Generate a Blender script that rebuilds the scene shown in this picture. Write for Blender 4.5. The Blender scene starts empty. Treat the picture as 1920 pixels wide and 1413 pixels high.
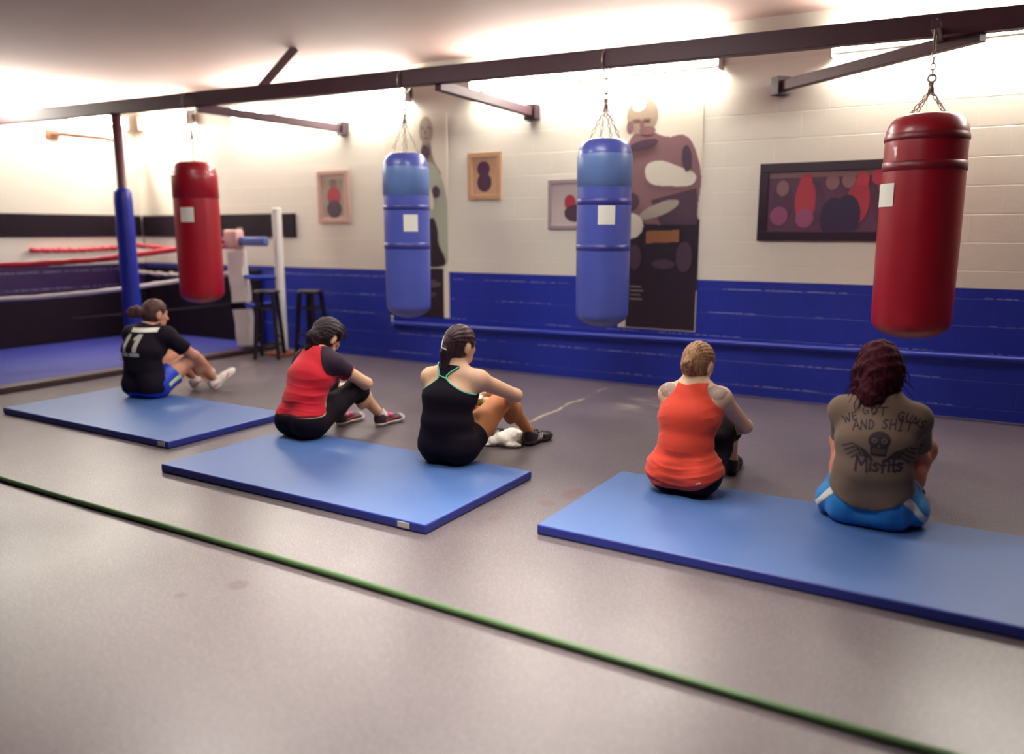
import bpy, bmesh, math, random
import numpy as np
from mathutils import Vector, Matrix
random.seed(7); np.random.seed(7)
S = bpy.context.scene
COL = S.collection
PI = math.pi

# ------------------------------------------------------------------ camera, world, exposure
CAM_H = 1.40
cam = bpy.data.cameras.new('camera')
cam.sensor_width = 36.0
cam.lens = 1500.0 / 1920.0 * 36.0
cam.clip_start = 0.05
cam.dof.use_dof = True
cam.dof.focus_distance = 4.6
cam.dof.aperture_fstop = 0.72
co = bpy.data.objects.new('camera', cam)
COL.objects.link(co)
co.location = (0, 0, CAM_H)
co.rotation_euler = (math.radians(90 - 10.3), 0, math.radians(31))
S.camera = co
W = bpy.data.worlds.new('world'); S.world = W
W.use_nodes = True
W.node_tree.nodes['Background'].inputs[0].default_value = (0.03, 0.02, 0.035, 1)
W.node_tree.nodes['Background'].inputs[1].default_value = 0.2
S.view_settings.view_transform = 'Standard'
S.view_settings.look = 'None'
S.view_settings.gamma = 1.0
S.view_settings.use_curve_mapping = False
S.view_settings.exposure = 0.3
S.cycles.sample_clamp_indirect = 3.0
S.cycles.caustics_reflective = False

STRIP_POWER = 112.0      # emission of the wall strip tubes
PANEL_POWER = 21.0      # emission of the added ceiling troffers

# ------------------------------------------------------------------ small helpers
def lin(r, g, b):
    f = lambda c: (c/255/12.92) if c/255 <= 0.04045 else ((c/255+0.055)/1.055)**2.4
    return (f(r), f(g), f(b), 1.0)

def tag(o, label=None, cat=None, group=None, kind=None):
    if label: o['label'] = label
    if cat: o['category'] = cat
    if group: o['group'] = group
    if kind: o['kind'] = kind
    return o

def empty(name, loc, label, cat, group=None, rz=0):
    o = bpy.data.objects.new(name, None); COL.objects.link(o)
    o.location = loc; o.rotation_euler = (0, 0, rz); o.empty_display_size = 0.1
    return tag(o, label, cat, group)

def obj(name, bm, m, parent=None, smooth=False):
    me = bpy.data.meshes.new(name)
    bmesh.ops.recalc_face_normals(bm, faces=bm.faces[:])
    bm.to_mesh(me); bm.free()
    for x in (m if isinstance(m, (list, tuple)) else [m]): me.materials.append(x)
    if smooth:
        for p in me.polygons: p.use_smooth = True
    o = bpy.data.objects.new(name, me); COL.objects.link(o)
    if parent: o.parent = parent
    return o

def add_box(bm, lo, hi, bevel=0.0, seg=2, mi=0):
    r = bmesh.ops.create_cube(bm, size=1.0)
    vs = r['verts']
    for v in vs:
        v.co = Vector((lo[i] + (hi[i]-lo[i])*(v.co[i]+0.5) for i in range(3)))
    fs = set(f for v in vs for f in v.link_faces)
    if bevel > 0:
        es = list(set(e for v in vs for e in v.link_edges))
        r2 = bmesh.ops.bevel(bm, geom=es, offset=bevel, segments=seg, affect='EDGES', profile=0.5)
        fs = set(r2['faces']) | set(f for v in r2['verts'] for f in v.link_faces)
    for f in fs: f.material_index = mi
    return fs

def add_tube(bm, pts, r, n=10, cap=True, mi=0):
    pts = [Vector(p) for p in pts]
    rs = r if isinstance(r, (list, tuple)) else [r]*len(pts)
    rings = []
    up = None
    for i, p in enumerate(pts):
        t = (pts[min(i+1, len(pts)-1)] - pts[max(i-1, 0)]).normalized()
        if up is None:
            up = Vector((0, 0, 1)) if abs(t.z) < 0.9 else Vector((1, 0, 0))
        up = (up - t*up.dot(t)).normalized()
        sd = t.cross(up)
        rings.append([bm.verts.new(p + (up*math.cos(2*PI*k/n) + sd*math.sin(2*PI*k/n))*rs[i]) for k in range(n)])
    for a, b in zip(rings, rings[1:]):
        for k in range(n):
            f = bm.faces.new((a[k], a[(k+1) % n], b[(k+1) % n], b[k])); f.material_index = mi; f.smooth = True
    if cap:
        f = bm.faces.new(rings[0][::-1]); f.material_index = mi
        f = bm.faces.new(rings[-1]); f.material_index = mi

def add_lathe(bm, prof, c, n=40, mi=0, a0=0.0, a1=2*PI):
    full = abs(a1-a0-2*PI) < 1e-6
    m = n if full else n+1
    rings = []
    for (r, z) in prof:
        rings.append([bm.verts.new((c[0]+r*math.cos(a0+(a1-a0)*k/n), c[1]+r*math.sin(a0+(a1-a0)*k/n), c[2]+z)) for k in range(m)])
    for a, b in zip(rings, rings[1:]):
        for k in range(n):
            f = bm.faces.new((a[k], a[(k+1) % m], b[(k+1) % m], b[k])); f.smooth = True; f.material_index = mi

def add_torus(bm, c, R, r, ax_u, ax_v, nu=12, nv=6, stretch=1.0):
    c = Vector(c); u = Vector(ax_u); v = Vector(ax_v); w = u.cross(v)
    rg = []
    for i in range(nu):
        a = 2*PI*i/nu
        d = u*math.cos(a) + v*math.sin(a)
        ctr = c + u*math.cos(a)*R + v*math.sin(a)*R*stretch
        rg.append([bm.verts.new(ctr + d*r*math.cos(2*PI*j/nv) + w*r*math.sin(2*PI*j/nv)) for j in range(nv)])
    for i in range(nu):
        for j in range(nv):
            f = bm.faces.new((rg[i][j], rg[(i+1) % nu][j], rg[(i+1) % nu][(j+1) % nv], rg[i][(j+1) % nv])); f.smooth = True

# ------------------------------------------------------------------ materials
def mat(name, c, rough=0.6, spec=0.5, var=0.0, vscale=8.0, bump=0.0, bscale=60.0, metal=0.0, sheen=0.0, coat=0.0, sss=0.0):
    m = bpy.data.materials.new(name); m.use_nodes = True
    nt = m.node_tree; b = nt.nodes['Principled BSDF']
    b.inputs['Base Color'].default_value = c
    b.inputs['Roughness'].default_value = rough
    b.inputs['Specular IOR Level'].default_value = spec
    b.inputs['Metallic'].default_value = metal
    b.inputs['Sheen Weight'].default_value = sheen
    b.inputs['Coat Weight'].default_value = coat
    if sss:
        b.inputs['Subsurface Weight'].default_value = sss
        b.inputs['Subsurface Radius'].default_value = (0.02, 0.008, 0.004)
        b.inputs['Subsurface Scale'].default_value = 0.4
    tc = nt.nodes.new('ShaderNodeTexCoord')
    if var > 0:
        n = nt.nodes.new('ShaderNodeTexNoise'); n.inputs['Scale'].default_value = vscale; n.inputs['Detail'].default_value = 4
        nt.links.new(tc.outputs['Object'], n.inputs['Vector'])
        mx = nt.nodes.new('ShaderNodeMix'); mx.data_type = 'RGBA'
        mx.inputs[6].default_value = tuple(x*(1-var) for x in c[:3]) + (1,)
        mx.inputs[7].default_value = tuple(min(1, x*(1+var)) for x in c[:3]) + (1,)
        nt.links.new(n.outputs['Fac'], mx.inputs[0]); nt.links.new(mx.outputs[2], b.inputs['Base Color'])
    if bump > 0:
        n2 = nt.nodes.new('ShaderNodeTexNoise'); n2.inputs['Scale'].default_value = bscale; n2.inputs['Detail'].default_value = 3
        nt.links.new(tc.outputs['Object'], n2.inputs['Vector'])
        bp = nt.nodes.new('ShaderNodeBump'); bp.inputs['Strength'].default_value = bump; bp.inputs['Distance'].default_value = 0.004
        nt.links.new(n2.outputs['Fac'], bp.inputs['Height']); nt.links.new(bp.outputs['Normal'], b.inputs['Normal'])
    return m

def emis(name, c, s):
    m = bpy.data.materials.new(name); m.use_nodes = True
    b = m.node_tree.nodes['Principled BSDF']
    b.inputs['Base Color'].default_value = (0.9, 0.9, 0.9, 1)
    b.inputs['Emission Color'].default_value = c
    b.inputs['Emission Strength'].default_value = s
    return m

class N:
    """tiny node-graph helper"""
    def __init__(self, nt): self.nt = nt
    def new(self, t, **kw):
        n = self.nt.nodes.new(t)
        for k, v in kw.items(): setattr(n, k, v)
        return n
    def m(self, op, a, b=None, c=None, clamp=False):
        n = self.nt.nodes.new('ShaderNodeMath'); n.operation = op; n.use_clamp = clamp
        for i, x in enumerate((a, b, c)):
            if x is None: continue
            if isinstance(x, (int, float)): n.inputs[i].default_value = x
            else: self.nt.links.new(x, n.inputs[i])
        return n.outputs[0]
    def ramp(self, x, a, b):
        n = self.nt.nodes.new('ShaderNodeMapRange'); n.interpolation_type = 'SMOOTHSTEP'
        self.nt.links.new(x, n.inputs[0]); n.inputs[1].default_value = a; n.inputs[2].default_value = b
        return n.outputs[0]
    def mix(self, f, a, b):
        n = self.nt.nodes.new('ShaderNodeMix'); n.data_type = 'RGBA'
        if isinstance(f, (int, float)): n.inputs[0].default_value = f
        else: self.nt.links.new(f, n.inputs[0])
        for i, x in ((6, a), (7, b)):
            if isinstance(x, tuple): n.inputs[i].default_value = x
            else: self.nt.links.new(x, n.inputs[i])
        return n.outputs[2]
    def noise(self, vec, scale, detail=3, rough=0.5):
        n = self.nt.nodes.new('ShaderNodeTexNoise'); n.inputs['Scale'].default_value = scale
        n.inputs['Detail'].default_value = detail; n.inputs['Roughness'].default_value = rough
        self.nt.links.new(vec, n.inputs['Vector'])
        return n.outputs['Fac']

CREAM = lin(246, 241, 224)
BLUE = lin(27, 44, 172)
BW_Z = 0.985

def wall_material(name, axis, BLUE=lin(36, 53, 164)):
    """painted concrete block: blue dado below BW_Z, cream above; courses 0.205 m high with scuffed joints"""
    m = bpy.data.materials.new(name); m.use_nodes = True
    nt = m.node_tree; b = nt.nodes['Principled BSDF']; k = N(nt)
    tc = k.new('ShaderNodeTexCoord'); sp = k.new('ShaderNodeSeparateXYZ'); nt.links.new(tc.outputs['Object'], sp.inputs[0])
    u = sp.outputs[0] if axis == 'x' else sp.outputs[1]; z = sp.outputs[2]
    cb = k.new('ShaderNodeCombineXYZ'); nt.links.new(u, cb.inputs[0]); nt.links.new(z, cb.inputs[1])
    uz = cb.outputs[0]
    zz = k.m('DIVIDE', k.m('ADD', z, 0.115), 0.205)
    fr = k.m('ABSOLUTE', k.m('SUBTRACT', k.m('FRACT', zz), 0.5))
    joint = k.ramp(fr, 0.472, 0.5)
    row = k.m('FLOOR', zz)
    uu = k.m('ADD', k.m('DIVIDE', u, 0.41), k.m('MULTIPLY', k.m('MODULO', row, 2.0), 0.5))
    fv = k.m('ABSOLUTE', k.m('SUBTRACT', k.m('FRACT', uu), 0.5))
    vj = k.m('MULTIPLY', k.ramp(fv, 0.488, 0.5), 0.55)
    jt = k.m('MAXIMUM', joint, vj)
    # worn light line along the lower lip of each course in the blue band, broken up
    fl = k.m('FRACT', zz)
    lip = k.m('MULTIPLY', k.ramp(fl, 0.035, 0.02), 1.0)
    nn = k.noise(uz, 1.7, 3); n3 = k.noise(uz, 30.0, 2)
    worn = k.m('MULTIPLY', k.m('MULTIPLY', lip, k.ramp(nn, 0.50, 0.56)), k.ramp(n3, 0.42, 0.5))
    blue = k.mix(k.noise(uz, 6.0, 4), tuple(x*0.88 for x in BLUE[:3])+(1,), tuple(x*1.1 for x in BLUE[:3])+(1,))
    blue = k.mix(k.m('MULTIPLY', worn, 0.8), blue, lin(190, 195, 225))
    cream = k.mix(k.noise(uz, 3.0, 4), lin(240, 234, 216), CREAM)
    sel = k.m('GREATER_THAN', z, BW_Z)
    nt.links.new(k.mix(sel, blue, cream), b.inputs['Base Color'])
    b.inputs['Roughness'].default_value = 0.42
    b.inputs['Specular IOR Level'].default_value = 0.4
    bp = k.new('ShaderNodeBump'); bp.inputs['Strength'].default_value = 0.5; bp.inputs['Distance'].default_value = 0.006
    hgt = k.m('ADD', k.m('MULTIPLY', jt, -1.0), k.m('MULTIPLY', k.noise(uz, 45.0, 4), 0.25))
    nt.links.new(hgt, bp.inputs['Height']); nt.links.new(bp.outputs['Normal'], b.inputs['Normal'])
    return m

def floor_material():
    m = bpy.data.materials.new('rubber_floor'); m.use_nodes = True
    nt = m.node_tree; b = nt.nodes['Principled BSDF']; k = N(nt)
    tc = k.new('ShaderNodeTexCoord'); P = tc.outputs['Object']
    sp = k.new('ShaderNodeSeparateXYZ'); nt.links.new(P, sp.inputs[0]); x, y = sp.outputs[0], sp.outputs[1]
    base = k.mix(k.noise(P, 1.3, 5, 0.6), lin(80, 71, 78), lin(103, 92, 93))
    vor = k.noise(P, 160.0, 2)
    base = k.mix(k.ramp(vor, 0.58, 0.68), base, lin(150, 142, 150))
    base = k.mix(k.ramp(k.noise(P, 120.0, 2), 0.60, 0.68), base, lin(58, 50, 62))
    warp = k.m('MULTIPLY', k.m('SUBTRACT', k.noise(P, 3.0, 4), 0.5), 0.16)
    # chalky scrape line running towards the wall
    ln = k.m('ABSOLUTE', k.m('SUBTRACT', k.m('ADD', x, warp), k.m('ADD', -2.64, k.m('MULTIPLY', y, -0.046))))
    msk = k.m('MULTIPLY', k.ramp(ln, 0.022, 0.008), k.m('MULTIPLY', k.ramp(y, 4.75, 4.95), k.ramp(y, 6.62, 6.5)))
    msk = k.m('MULTIPLY', msk, k.ramp(k.noise(P, 5.0, 3), 0.34, 0.5))
    base = k.mix(k.m('MULTIPLY', msk, 0.75), base, lin(186, 170, 138))
    # pale scuffed patch
    dx = k.m('DIVIDE', k.m('ADD', x, 2.35), 0.36); dy = k.m('DIVIDE', k.m('SUBTRACT', y, 6.1), 0.42)
    rr = k.m('SQRT', k.m('ADD', k.m('MULTIPLY', dx, dx), k.m('MULTIPLY', dy, dy)))
    cs = k.new('ShaderNodeCombineXYZ'); nt.links.new(k.m('MULTIPLY', x, 1.6), cs.inputs[0]); nt.links.new(k.m('MULTIPLY', y, 13.0), cs.inputs[1])
    sc = k.m('MULTIPLY', k.ramp(rr, 1.0, 0.55), k.ramp(k.noise(cs.outputs[0], 1.6, 4), 0.5, 0.62))
    base = k.mix(k.m('MULTIPLY', sc, 0.4), base, lin(178, 164, 150))
    # reddish brown spills
    for (cx, cy, rx, ry) in ((-1.86, 3.74, 0.055, 0.10), (-1.90, 3.52, 0.05, 0.045), (-2.02, 3.20, 0.03, 0.03)):
        ax = k.m('DIVIDE', k.m('ADD', k.m('SUBTRACT', x, cx), k.m('MULTIPLY', warp, 0.3)), rx); ay = k.m('DIVIDE', k.m('SUBTRACT', y, cy), ry)
        q = k.m('SQRT', k.m('ADD', k.m('MULTIPLY', ax, ax), k.m('MULTIPLY', ay, ay)))
        base = k.mix(k.m('MULTIPLY', k.ramp(q, 1.05, 0.8), 0.55), base, lin(96, 52, 44))
    for (cx, cy, r) in ((-2.50, 2.02, 0.05), (-2.62, 1.84, 0.03)):
        ax = k.m('SUBTRACT', x, cx); ay = k.m('SUBTRACT', y, cy)
        q = k.m('DIVIDE', k.m('SQRT', k.m('ADD', k.m('MULTIPLY', ax, ax), k.m('MULTIPLY', ay, ay))), r)
        base = k.mix(k.m('MULTIPLY', k.ramp(q, 1.1, 0.6), 0.6), base, lin(60, 40, 44))
    nt.links.new(base, b.inputs['Base Color'])
    ro = k.m('ADD', 0.275, k.m('MULTIPLY', k.noise(P, 2.2, 4), 0.13))
    nt.links.new(ro, b.inputs['Roughness'])
    b.inputs['Specular IOR Level'].default_value = 0.75
    bp = k.new('ShaderNodeBump'); bp.inputs['Strength'].default_value = 0.25; bp.inputs['Distance'].default_value = 0.003
    nt.links.new(k.noise(P, 70.0, 3), bp.inputs['Height']); nt.links.new(bp.outputs['Normal'], b.inputs['Normal'])
    return m

M = dict(
    wall_back=wall_material('painted_block_back', 'x'),
    wall_side=wall_material('painted_block_side_shaded', 'y', lin(46, 26, 74)),  # dado darker than the back wall's blue: shade put into the paint colour
    floor=floor_material(),
    dim_wall=mat('mauve_grey_wall_paint', lin(92, 72, 80), 0.7, var=0.06, vscale=2.0),
    ceiling=mat('ceiling_paint', lin(168, 140, 132), 0.8, var=0.06, vscale=2.0, bump=0.2, bscale=40),
    steel=mat('brown_painted_steel', lin(78, 46, 58), 0.5, var=0.12, vscale=12),
    steel_dark=mat('dark_end_plate', lin(50, 28, 40), 0.5),
    post=mat('plum_painted_post', lin(96, 58, 68), 0.5),
    pad_blue=mat('blue_vinyl_post_pad', lin(28, 42, 152), 0.38, var=0.08, bump=0.2, bscale=20),
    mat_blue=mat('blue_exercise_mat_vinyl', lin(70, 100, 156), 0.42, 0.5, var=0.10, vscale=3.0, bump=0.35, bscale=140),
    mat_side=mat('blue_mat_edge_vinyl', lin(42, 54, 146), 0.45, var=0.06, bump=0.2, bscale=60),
    white=mat('white_label', lin(226, 224, 214), 0.6),
    tagw=mat('pale_mat_tag', lin(196, 192, 186), 0.6),
    bag_red=mat('red_bag_vinyl', lin(152, 10, 34), 0.36, 0.5, var=0.1, vscale=5, bump=0.25, bscale=14, coat=0.15),
    bag_red_dark=mat('dark_red_bag_band', lin(118, 10, 34), 0.4, var=0.1),
    bag_blue=mat('blue_bag_vinyl', lin(74, 86, 170), 0.36, 0.5, var=0.1, vscale=5, bump=0.25, bscale=14, coat=0.15),
    bag_blue_dark=mat('dark_blue_bag_band', lin(50, 54, 134), 0.4, var=0.1),
    bag_blue_top=mat('pale_blue_bag_top', lin(98, 126, 182), 0.4, var=0.08),
    chain=mat('steel_chain', lin(170, 160, 150), 0.35, metal=0.9),
    black=mat('black_vinyl', lin(22, 8, 24), 0.75, 0.2, var=0.15),
    black_wood=mat('black_painted_wood', lin(24, 14, 26), 0.45, var=0.1),
    ring_mat=mat('ring_blue_canvas', lin(32, 40, 132), 0.65, var=0.14, vscale=5, bump=0.3, bscale=80),
    brown=mat('dark_brown_edging', lin(62, 40, 44), 0.5, var=0.2, vscale=9),
    rope_white=mat('white_taped_rope', lin(206, 196, 196), 0.7, var=0.12, vscale=20, bump=0.5, bscale=70),
    rope_red=mat('red_taped_rope', lin(186, 22, 48), 0.5, var=0.14, vscale=9, bump=0.4, bscale=50),
    rope_blue=mat('blue_taped_rope', lin(36, 66, 190), 0.5, var=0.1),
    pad_white=mat('white_vinyl_pad', lin(240, 236, 228), 0.45, var=0.05, bump=0.3, bscale=18),
    pvc=mat('white_pvc', lin(216, 214, 210), 0.4, var=0.03),
    orange_wood=mat('orange_brown_wood', lin(150, 84, 52), 0.55, var=0.25, vscale=14),
    rail=mat('blue_painted_pipe', lin(32, 50, 160), 0.35, var=0.05),
    cord=mat('green_hose', lin(74, 104, 62), 0.45, var=0.12, vscale=30, bump=0.2, bscale=60),
    towel=mat('white_terry_towel', lin(248, 244, 232), 0.95, 0.2, bump=0.6, bscale=220, sheen=0.3),
    fixture=mat('white_enamel_fixture', lin(225, 222, 212), 0.45),
    tube=emis('fluorescent_tube', (1.0, 0.955, 0.86, 1), STRIP_POWER),
    panel=emis('added_panel_diffuser', (1.0, 0.95, 0.87, 1), PANEL_POWER),
    bracket=mat('rust_brown_bracket', lin(126, 78, 58), 0.6, var=0.2),
    frame_tan=mat('tan_picture_frame', lin(200, 160, 120), 0.5, var=0.08),
    frame_pink=mat('pale_pink_brown_frame', lin(196, 160, 146), 0.5, var=0.08),
    frame_grey=mat('grey_picture_frame', lin(158, 142, 144), 0.5),
    frame_black=mat('black_picture_frame', lin(44, 20, 42), 0.35),
)

def structure(name, lo, hi, m):
    bm = bmesh.new(); add_box(bm, lo, hi)
    return tag(obj(name, bm, m), kind='structure')

# ------------------------------------------------------------------ the room
XL, XR, YF, YB, ZC = -9.96, 3.2, -2.6, 6.88, 3.08
structure('floor', (XL-.2, YF-.2, -0.15), (XR+.2, YB+.2, 0.0), M['floor'])
structure('ceiling', (XL-.2, YF-.2, ZC), (XR+.2, YB+.2, ZC+.15), M['ceiling'])
structure('wall_back', (XL-.2, YB, 0.0), (XR+.2, YB+.2, ZC), M['wall_back'])
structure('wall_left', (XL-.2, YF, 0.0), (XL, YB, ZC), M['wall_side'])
structure('wall_right', (XR, YF, 0.0), (XR+.2, YB, ZC), M['dim_wall'])
structure('wall_front', (XL-.2, YF-.2, 0.0), (XR+.2, YF, ZC), M['dim_wall'])

# ------------------------------------------------------------------ wall strip lights, then added ceiling lamps
def strip_light(x0, x1, label, wall='back', z=2.78):
    L = x1 - x0
    if wall == 'back': e = empty('strip_light', ((x0+x1)/2, YB, z), label, 'light', 'strip lights along the top of the walls')
    else: e = empty('strip_light', (XL, (x0+x1)/2, z), label, 'light', 'strip lights along the top of the walls', rz=PI/2)
    # local: length along x, out of the wall = -y
    bm = bmesh.new(); add_box(bm, (-L/2, -0.07, -0.035), (L/2, -0.001, 0.075), 0.006)
    obj('housing', bm, M['fixture'], e)
    for s in (-1, 1):
        bm = bmesh.new(); add_box(bm, (s*L/2-0.02*(s > 0)-0.0*(s < 0), -0.135, -0.075), (s*L/2+0.02*(s < 0), -0.02, 0.075), 0.004)
        obj('end_cap', bm, M['fixture'], e)
    for (yy, zz) in ((-0.095, -0.02), (-0.095, 0.045)):
        bm = bmesh.new(); add_tube(bm, [(-L/2+.02, yy, zz), (L/2-.02, yy, zz)], 0.016, 12)
        obj('tube', bm, M['tube'], e)
    return e
strip_light(-9.70, -8.75, 'short white fluorescent strip light high on back wall by the corner')
strip_light(-7.95, -5.32, 'long fluorescent strip light high on back wall above the red bag')
strip_light(-4.55, -2.08, 'long fluorescent strip light high on back wall between the two posters')
strip_light(-1.24, 1.30, 'fluorescent strip light high on back wall at the right above the large frame')
strip_light(4.15, 6.70, 'white fluorescent strip light high on the left side wall', wall='left')

def added_troffer(x, y, label):  # added ceiling panels, standing in for overhead lamps out of view
    e = empty('added_ceiling_light', (x, y, ZC), label, 'light', 'added ceiling lights over the training floor')
    bm = bmesh.new(); add_box(bm, (-0.62, -0.32, -0.06), (0.62, 0.32, 0.0), 0.008)
    obj('frame', bm, M['fixture'], e)
    bm = bmesh.new(); add_box(bm, (-0.58, -0.28, -0.068), (0.58, 0.28, -0.058), 0.002)
    obj('diffuser', bm, M['panel'], e)
added_troffer(-2.4, 3.9, 'added ceiling light panel over the middle of the training floor')
added_troffer(-1.5, 2.3, 'added ceiling light panel nearest the camera over the bare floor')
added_troffer(-4.6, 3.4, 'added ceiling light panel left of the middle over the blue mats')
def added_downlight(x, y, power, label):  # added lamp, no known fitting; pools light so the floor edges fall darker
    e = empty('added_downlight', (x, y, ZC), label, 'light')
    bm = bmesh.new(); add_lathe(bm, [(.05, 0), (.06, -.06), (.16, -.20), (.165, -.20), (.075, -.05), (.07, 0)], (0, 0, 0), 28); obj('shade', bm, M['fixture'], e)
    bm = bmesh.new(); bmesh.ops.create_uvsphere(bm, u_segments=16, v_segments=10, radius=.045); o = obj('bulb', bm, M['panel'], e, True); o.location = (0, 0, -.11)
    l = bpy.data.lights.new('lamp', 'SPOT'); l.energy = power; l.spot_size = math.radians(66); l.spot_blend = 1.0; l.shadow_soft_size = .12; l.color = (1.0, .93, .80)
    lo = bpy.data.objects.new('lamp', l); COL.objects.link(lo); lo.parent = e; lo.location = (0, 0, -.18)
added_downlight(-1.70, 2.40, 560, 'added round metal lamp making a light pool on the bare floor in front of the mats')

# ------------------------------------------------------------------ steel frame that carries the bags
def beam_y(x): return 5.20 + (x + 8.47)*(0.50/6.07)
fr = empty('steel_bag_frame', (-7.9, 5.3, 0), 'dark brown overhead steel frame with long beam and blue padded post', 'frame')
def rel(p, e): return Vector(p) - e.location
def rect_bar(name, a, b, w, h, m, parent):
    a = rel(a, parent); b = rel(b, parent)
    t = (b-a).normalized(); s = t.cross(Vector((0, 0, 1)))
    s = s.normalized() if s.length > 1e-3 else Vector((1, 0, 0))
    u = s.cross(t)
    bm = bmesh.new(); q = []
    for p in (a, b):
        q.append([bm.verts.new(p + s*i*w/2 + u*j*h/2) for i, j in ((-1, -1), (1, -1), (1, 1), (-1, 1))])
    for k in range(4): bm.faces.new((q[0][k], q[0][(k+1) % 4], q[1][(k+1) % 4], q[1][k]))
    bm.faces.new(q[0][::-1]); bm.faces.new(q[1])
    bmesh.ops.bevel(bm, geom=bm.edges[:], offset=0.004, segments=1, affect='EDGES')
    return obj(name, bm, m, parent)
BZ = 2.65
rect_bar('beam', (XL+.01, beam_y(XL), BZ), (1.8, beam_y(1.8), BZ), 0.09, 0.13, M['steel'], fr)
def arm(a, b):
    o = rect_bar('arm', a, b, 0.07, 0.08, M['steel'], fr)
    d = (Vector(b)-Vector(a)).normalized()
    p = rect_bar('wall_plate', Vector(b)-d*0.09, Vector(b), 0.13, 0.14, M['steel_dark'], fr)
arm((-6.75, beam_y(-6.75), 2.575), (-6.25, YB-.002, 2.50))
arm((-4.05, beam_y(-4.05), 2.575), (-3.88, YB-.002, 2.50))
arm((-0.20, beam_y(-0.2), 2.575), (-1.65, YB-.002, 2.54))
rect_bar('brace', (-5.95, 5.42, 2.70), (-5.80, 5.72, ZC), 0.07, 0.07, M['steel'], fr)
PX, PY = -7.90, beam_y(-7.9)
bm = bmesh.new(); add_tube(bm, [rel((PX, PY, 0.04), fr), rel((PX, PY, 2.60), fr)], 0.05, 20); obj('post', bm, M['post'], fr)
bm = bmesh.new()
prof = [(0.05, 0.10), (0.085, 0.11), (0.09, 0.16)] + [(0.092+0.002*math.sin(i*1.7), 0.2+i*0.1) for i in range(16)] + [(0.088, 1.80), (0.07, 1.84), (0.05, 1.845)]
add_lathe(bm, prof, rel((PX, PY, 0), fr), 28); obj('post_pad', bm, M['pad_blue'], fr)
rect_bar('base_plate', (PX-.12, PY, 0.046), (PX+.12, PY, 0.046), 0.24, 0.012, M['steel_dark'], fr)

# ------------------------------------------------------------------ heavy bags
def heavy_bag(x, y, z0, z1, r, main, dark, topm, label, group, lab_ang, bands, hang_z, top_band=0.22, lab_z=1.47, lab_w=0.62):
    e = empty('heavy_bag', (x, y, 0), label, 'punching bag', group)
    H = z1-z0
    prof = []
    for i in range(9):
        a = i/8*PI/2; prof.append((max(0.001, r*math.sin(a)*0.985), z0 + 0.11*(1-math.cos(a))))
    for i in range(1, 15):
        t = i/15; prof.append((r*(0.985+0.02*math.sin(PI*t)), z0+0.11+(H-0.24)*t))
    for i in range(7):
        a = i/6*PI/2; prof.append((r*(0.99-0.42*(1-math.cos(a))), z1-0.13+0.13*math.sin(a)))
    prof.append((0.001, z1+0.002))
    bm = bmesh.new(); add_lathe(bm, prof, (0, 0, 0), 44); bmesh.ops.remove_doubles(bm, verts=bm.verts[:], dist=0.0005)
    obj('bag_body', bm, main, e, True)
    for (bz, bh) in bands:
        bm = bmesh.new(); rr = r*1.012
        add_lathe(bm, [(rr-.006, bz-bh/2), (rr+.001, bz-bh/2+.004), (rr+.001, bz+bh/2-.004), (rr-.006, bz+bh/2)], (0, 0, 0), 44)
        obj('band', bm, dark, e)
    bm = bmesh.new(); rr = r*1.008   # stitched top sleeve
    add_lathe(bm, [(rr-.004, z1-0.13-top_band), (rr+.0015, z1-0.127-top_band), (rr+.0015, z1-0.14), (r*0.99+.003, z1-0.125), (r*.86+.004, z1-0.06), (r*.84, z1-.05)], (0, 0, 0), 44)
    obj('top_sleeve', bm, topm, e)
    # white maker's label wrapped on the front
    a = lab_ang; hw = lab_w/2
    bm = bmesh.new(); rr = r*1.016
    add_lathe(bm, [(rr, lab_z-.07), (rr, lab_z+.07)], (0, 0, 0), 10, 0, a-hw, a+hw)
    o = obj('label_patch', bm, M['white'], e); o['label'] = 'white rectangular label patch'
    # four chains up to a swivel
    top = hang_z - 0.26
    for i in range(4):
        aa = PI/4 + i*PI/2
        p0 = Vector((r*0.66*math.cos(aa), r*0.66*math.sin(aa), z1-0.03)); p1 = Vector((0, 0, top))
        bm = bmesh.new(); d = (p1-p0); n = max(4, int(d.length/0.034)); t = d.normalized()
        s1 = t.cross(Vector((0, 0, 1))).normalized(); s2 = t.cross(s1)
        for j in range(n):
            c = p0 + d*((j+.5)/n)
            add_torus(bm, c, 0.011, 0.0036, s1 if j % 2 else s2, t, 10, 5, 1.75)
        obj('chain', bm, M['chain'], e)
        bm = bmesh.new(); add_torus(bm, p0, 0.022, 0.005, Vector((math.cos(aa), math.sin(aa), 0)), Vector((0, 0, 1)), 14, 6)
        obj('hanging_ring', bm, M['chain'], e)
    bm = bmesh.new(); add_tube(bm, [(0, 0, top-.02), (0, 0, top+.05)], 0.016, 10); add_torus(bm, (0, 0, top+.07), 0.022, 0.006, Vector((1, 0, 0)), Vector((0, 0, 1)))
    n = max(2, int((hang_z-top-.07)/0.034))
    for j in range(n):
        c = Vector((0, 0, top+.085+(hang_z-top-.085)*(j+.5)/n))
        add_torus(bm, c, 0.012, 0.004, Vector((1, 0, 0)) if j % 2 else Vector((0, 1, 0)), Vector((0, 0, 1)), 10, 5, 1.7)
    obj('swivel', bm, M['chain'], e)
    bm = bmesh.new(); add_torus(bm, (0, 0, hang_z+.055), 0.085, 0.008, Vector((0, 1, 0)), Vector((0, 0, 1)), 20, 6, 1.0)
    obj('beam_shackle', bm, M['chain'], e)
HZ = BZ - 0.075
GB = 'heavy bags hanging from the steel frame'
cang = lambda x, y: math.atan2(-y, -x)
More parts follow.
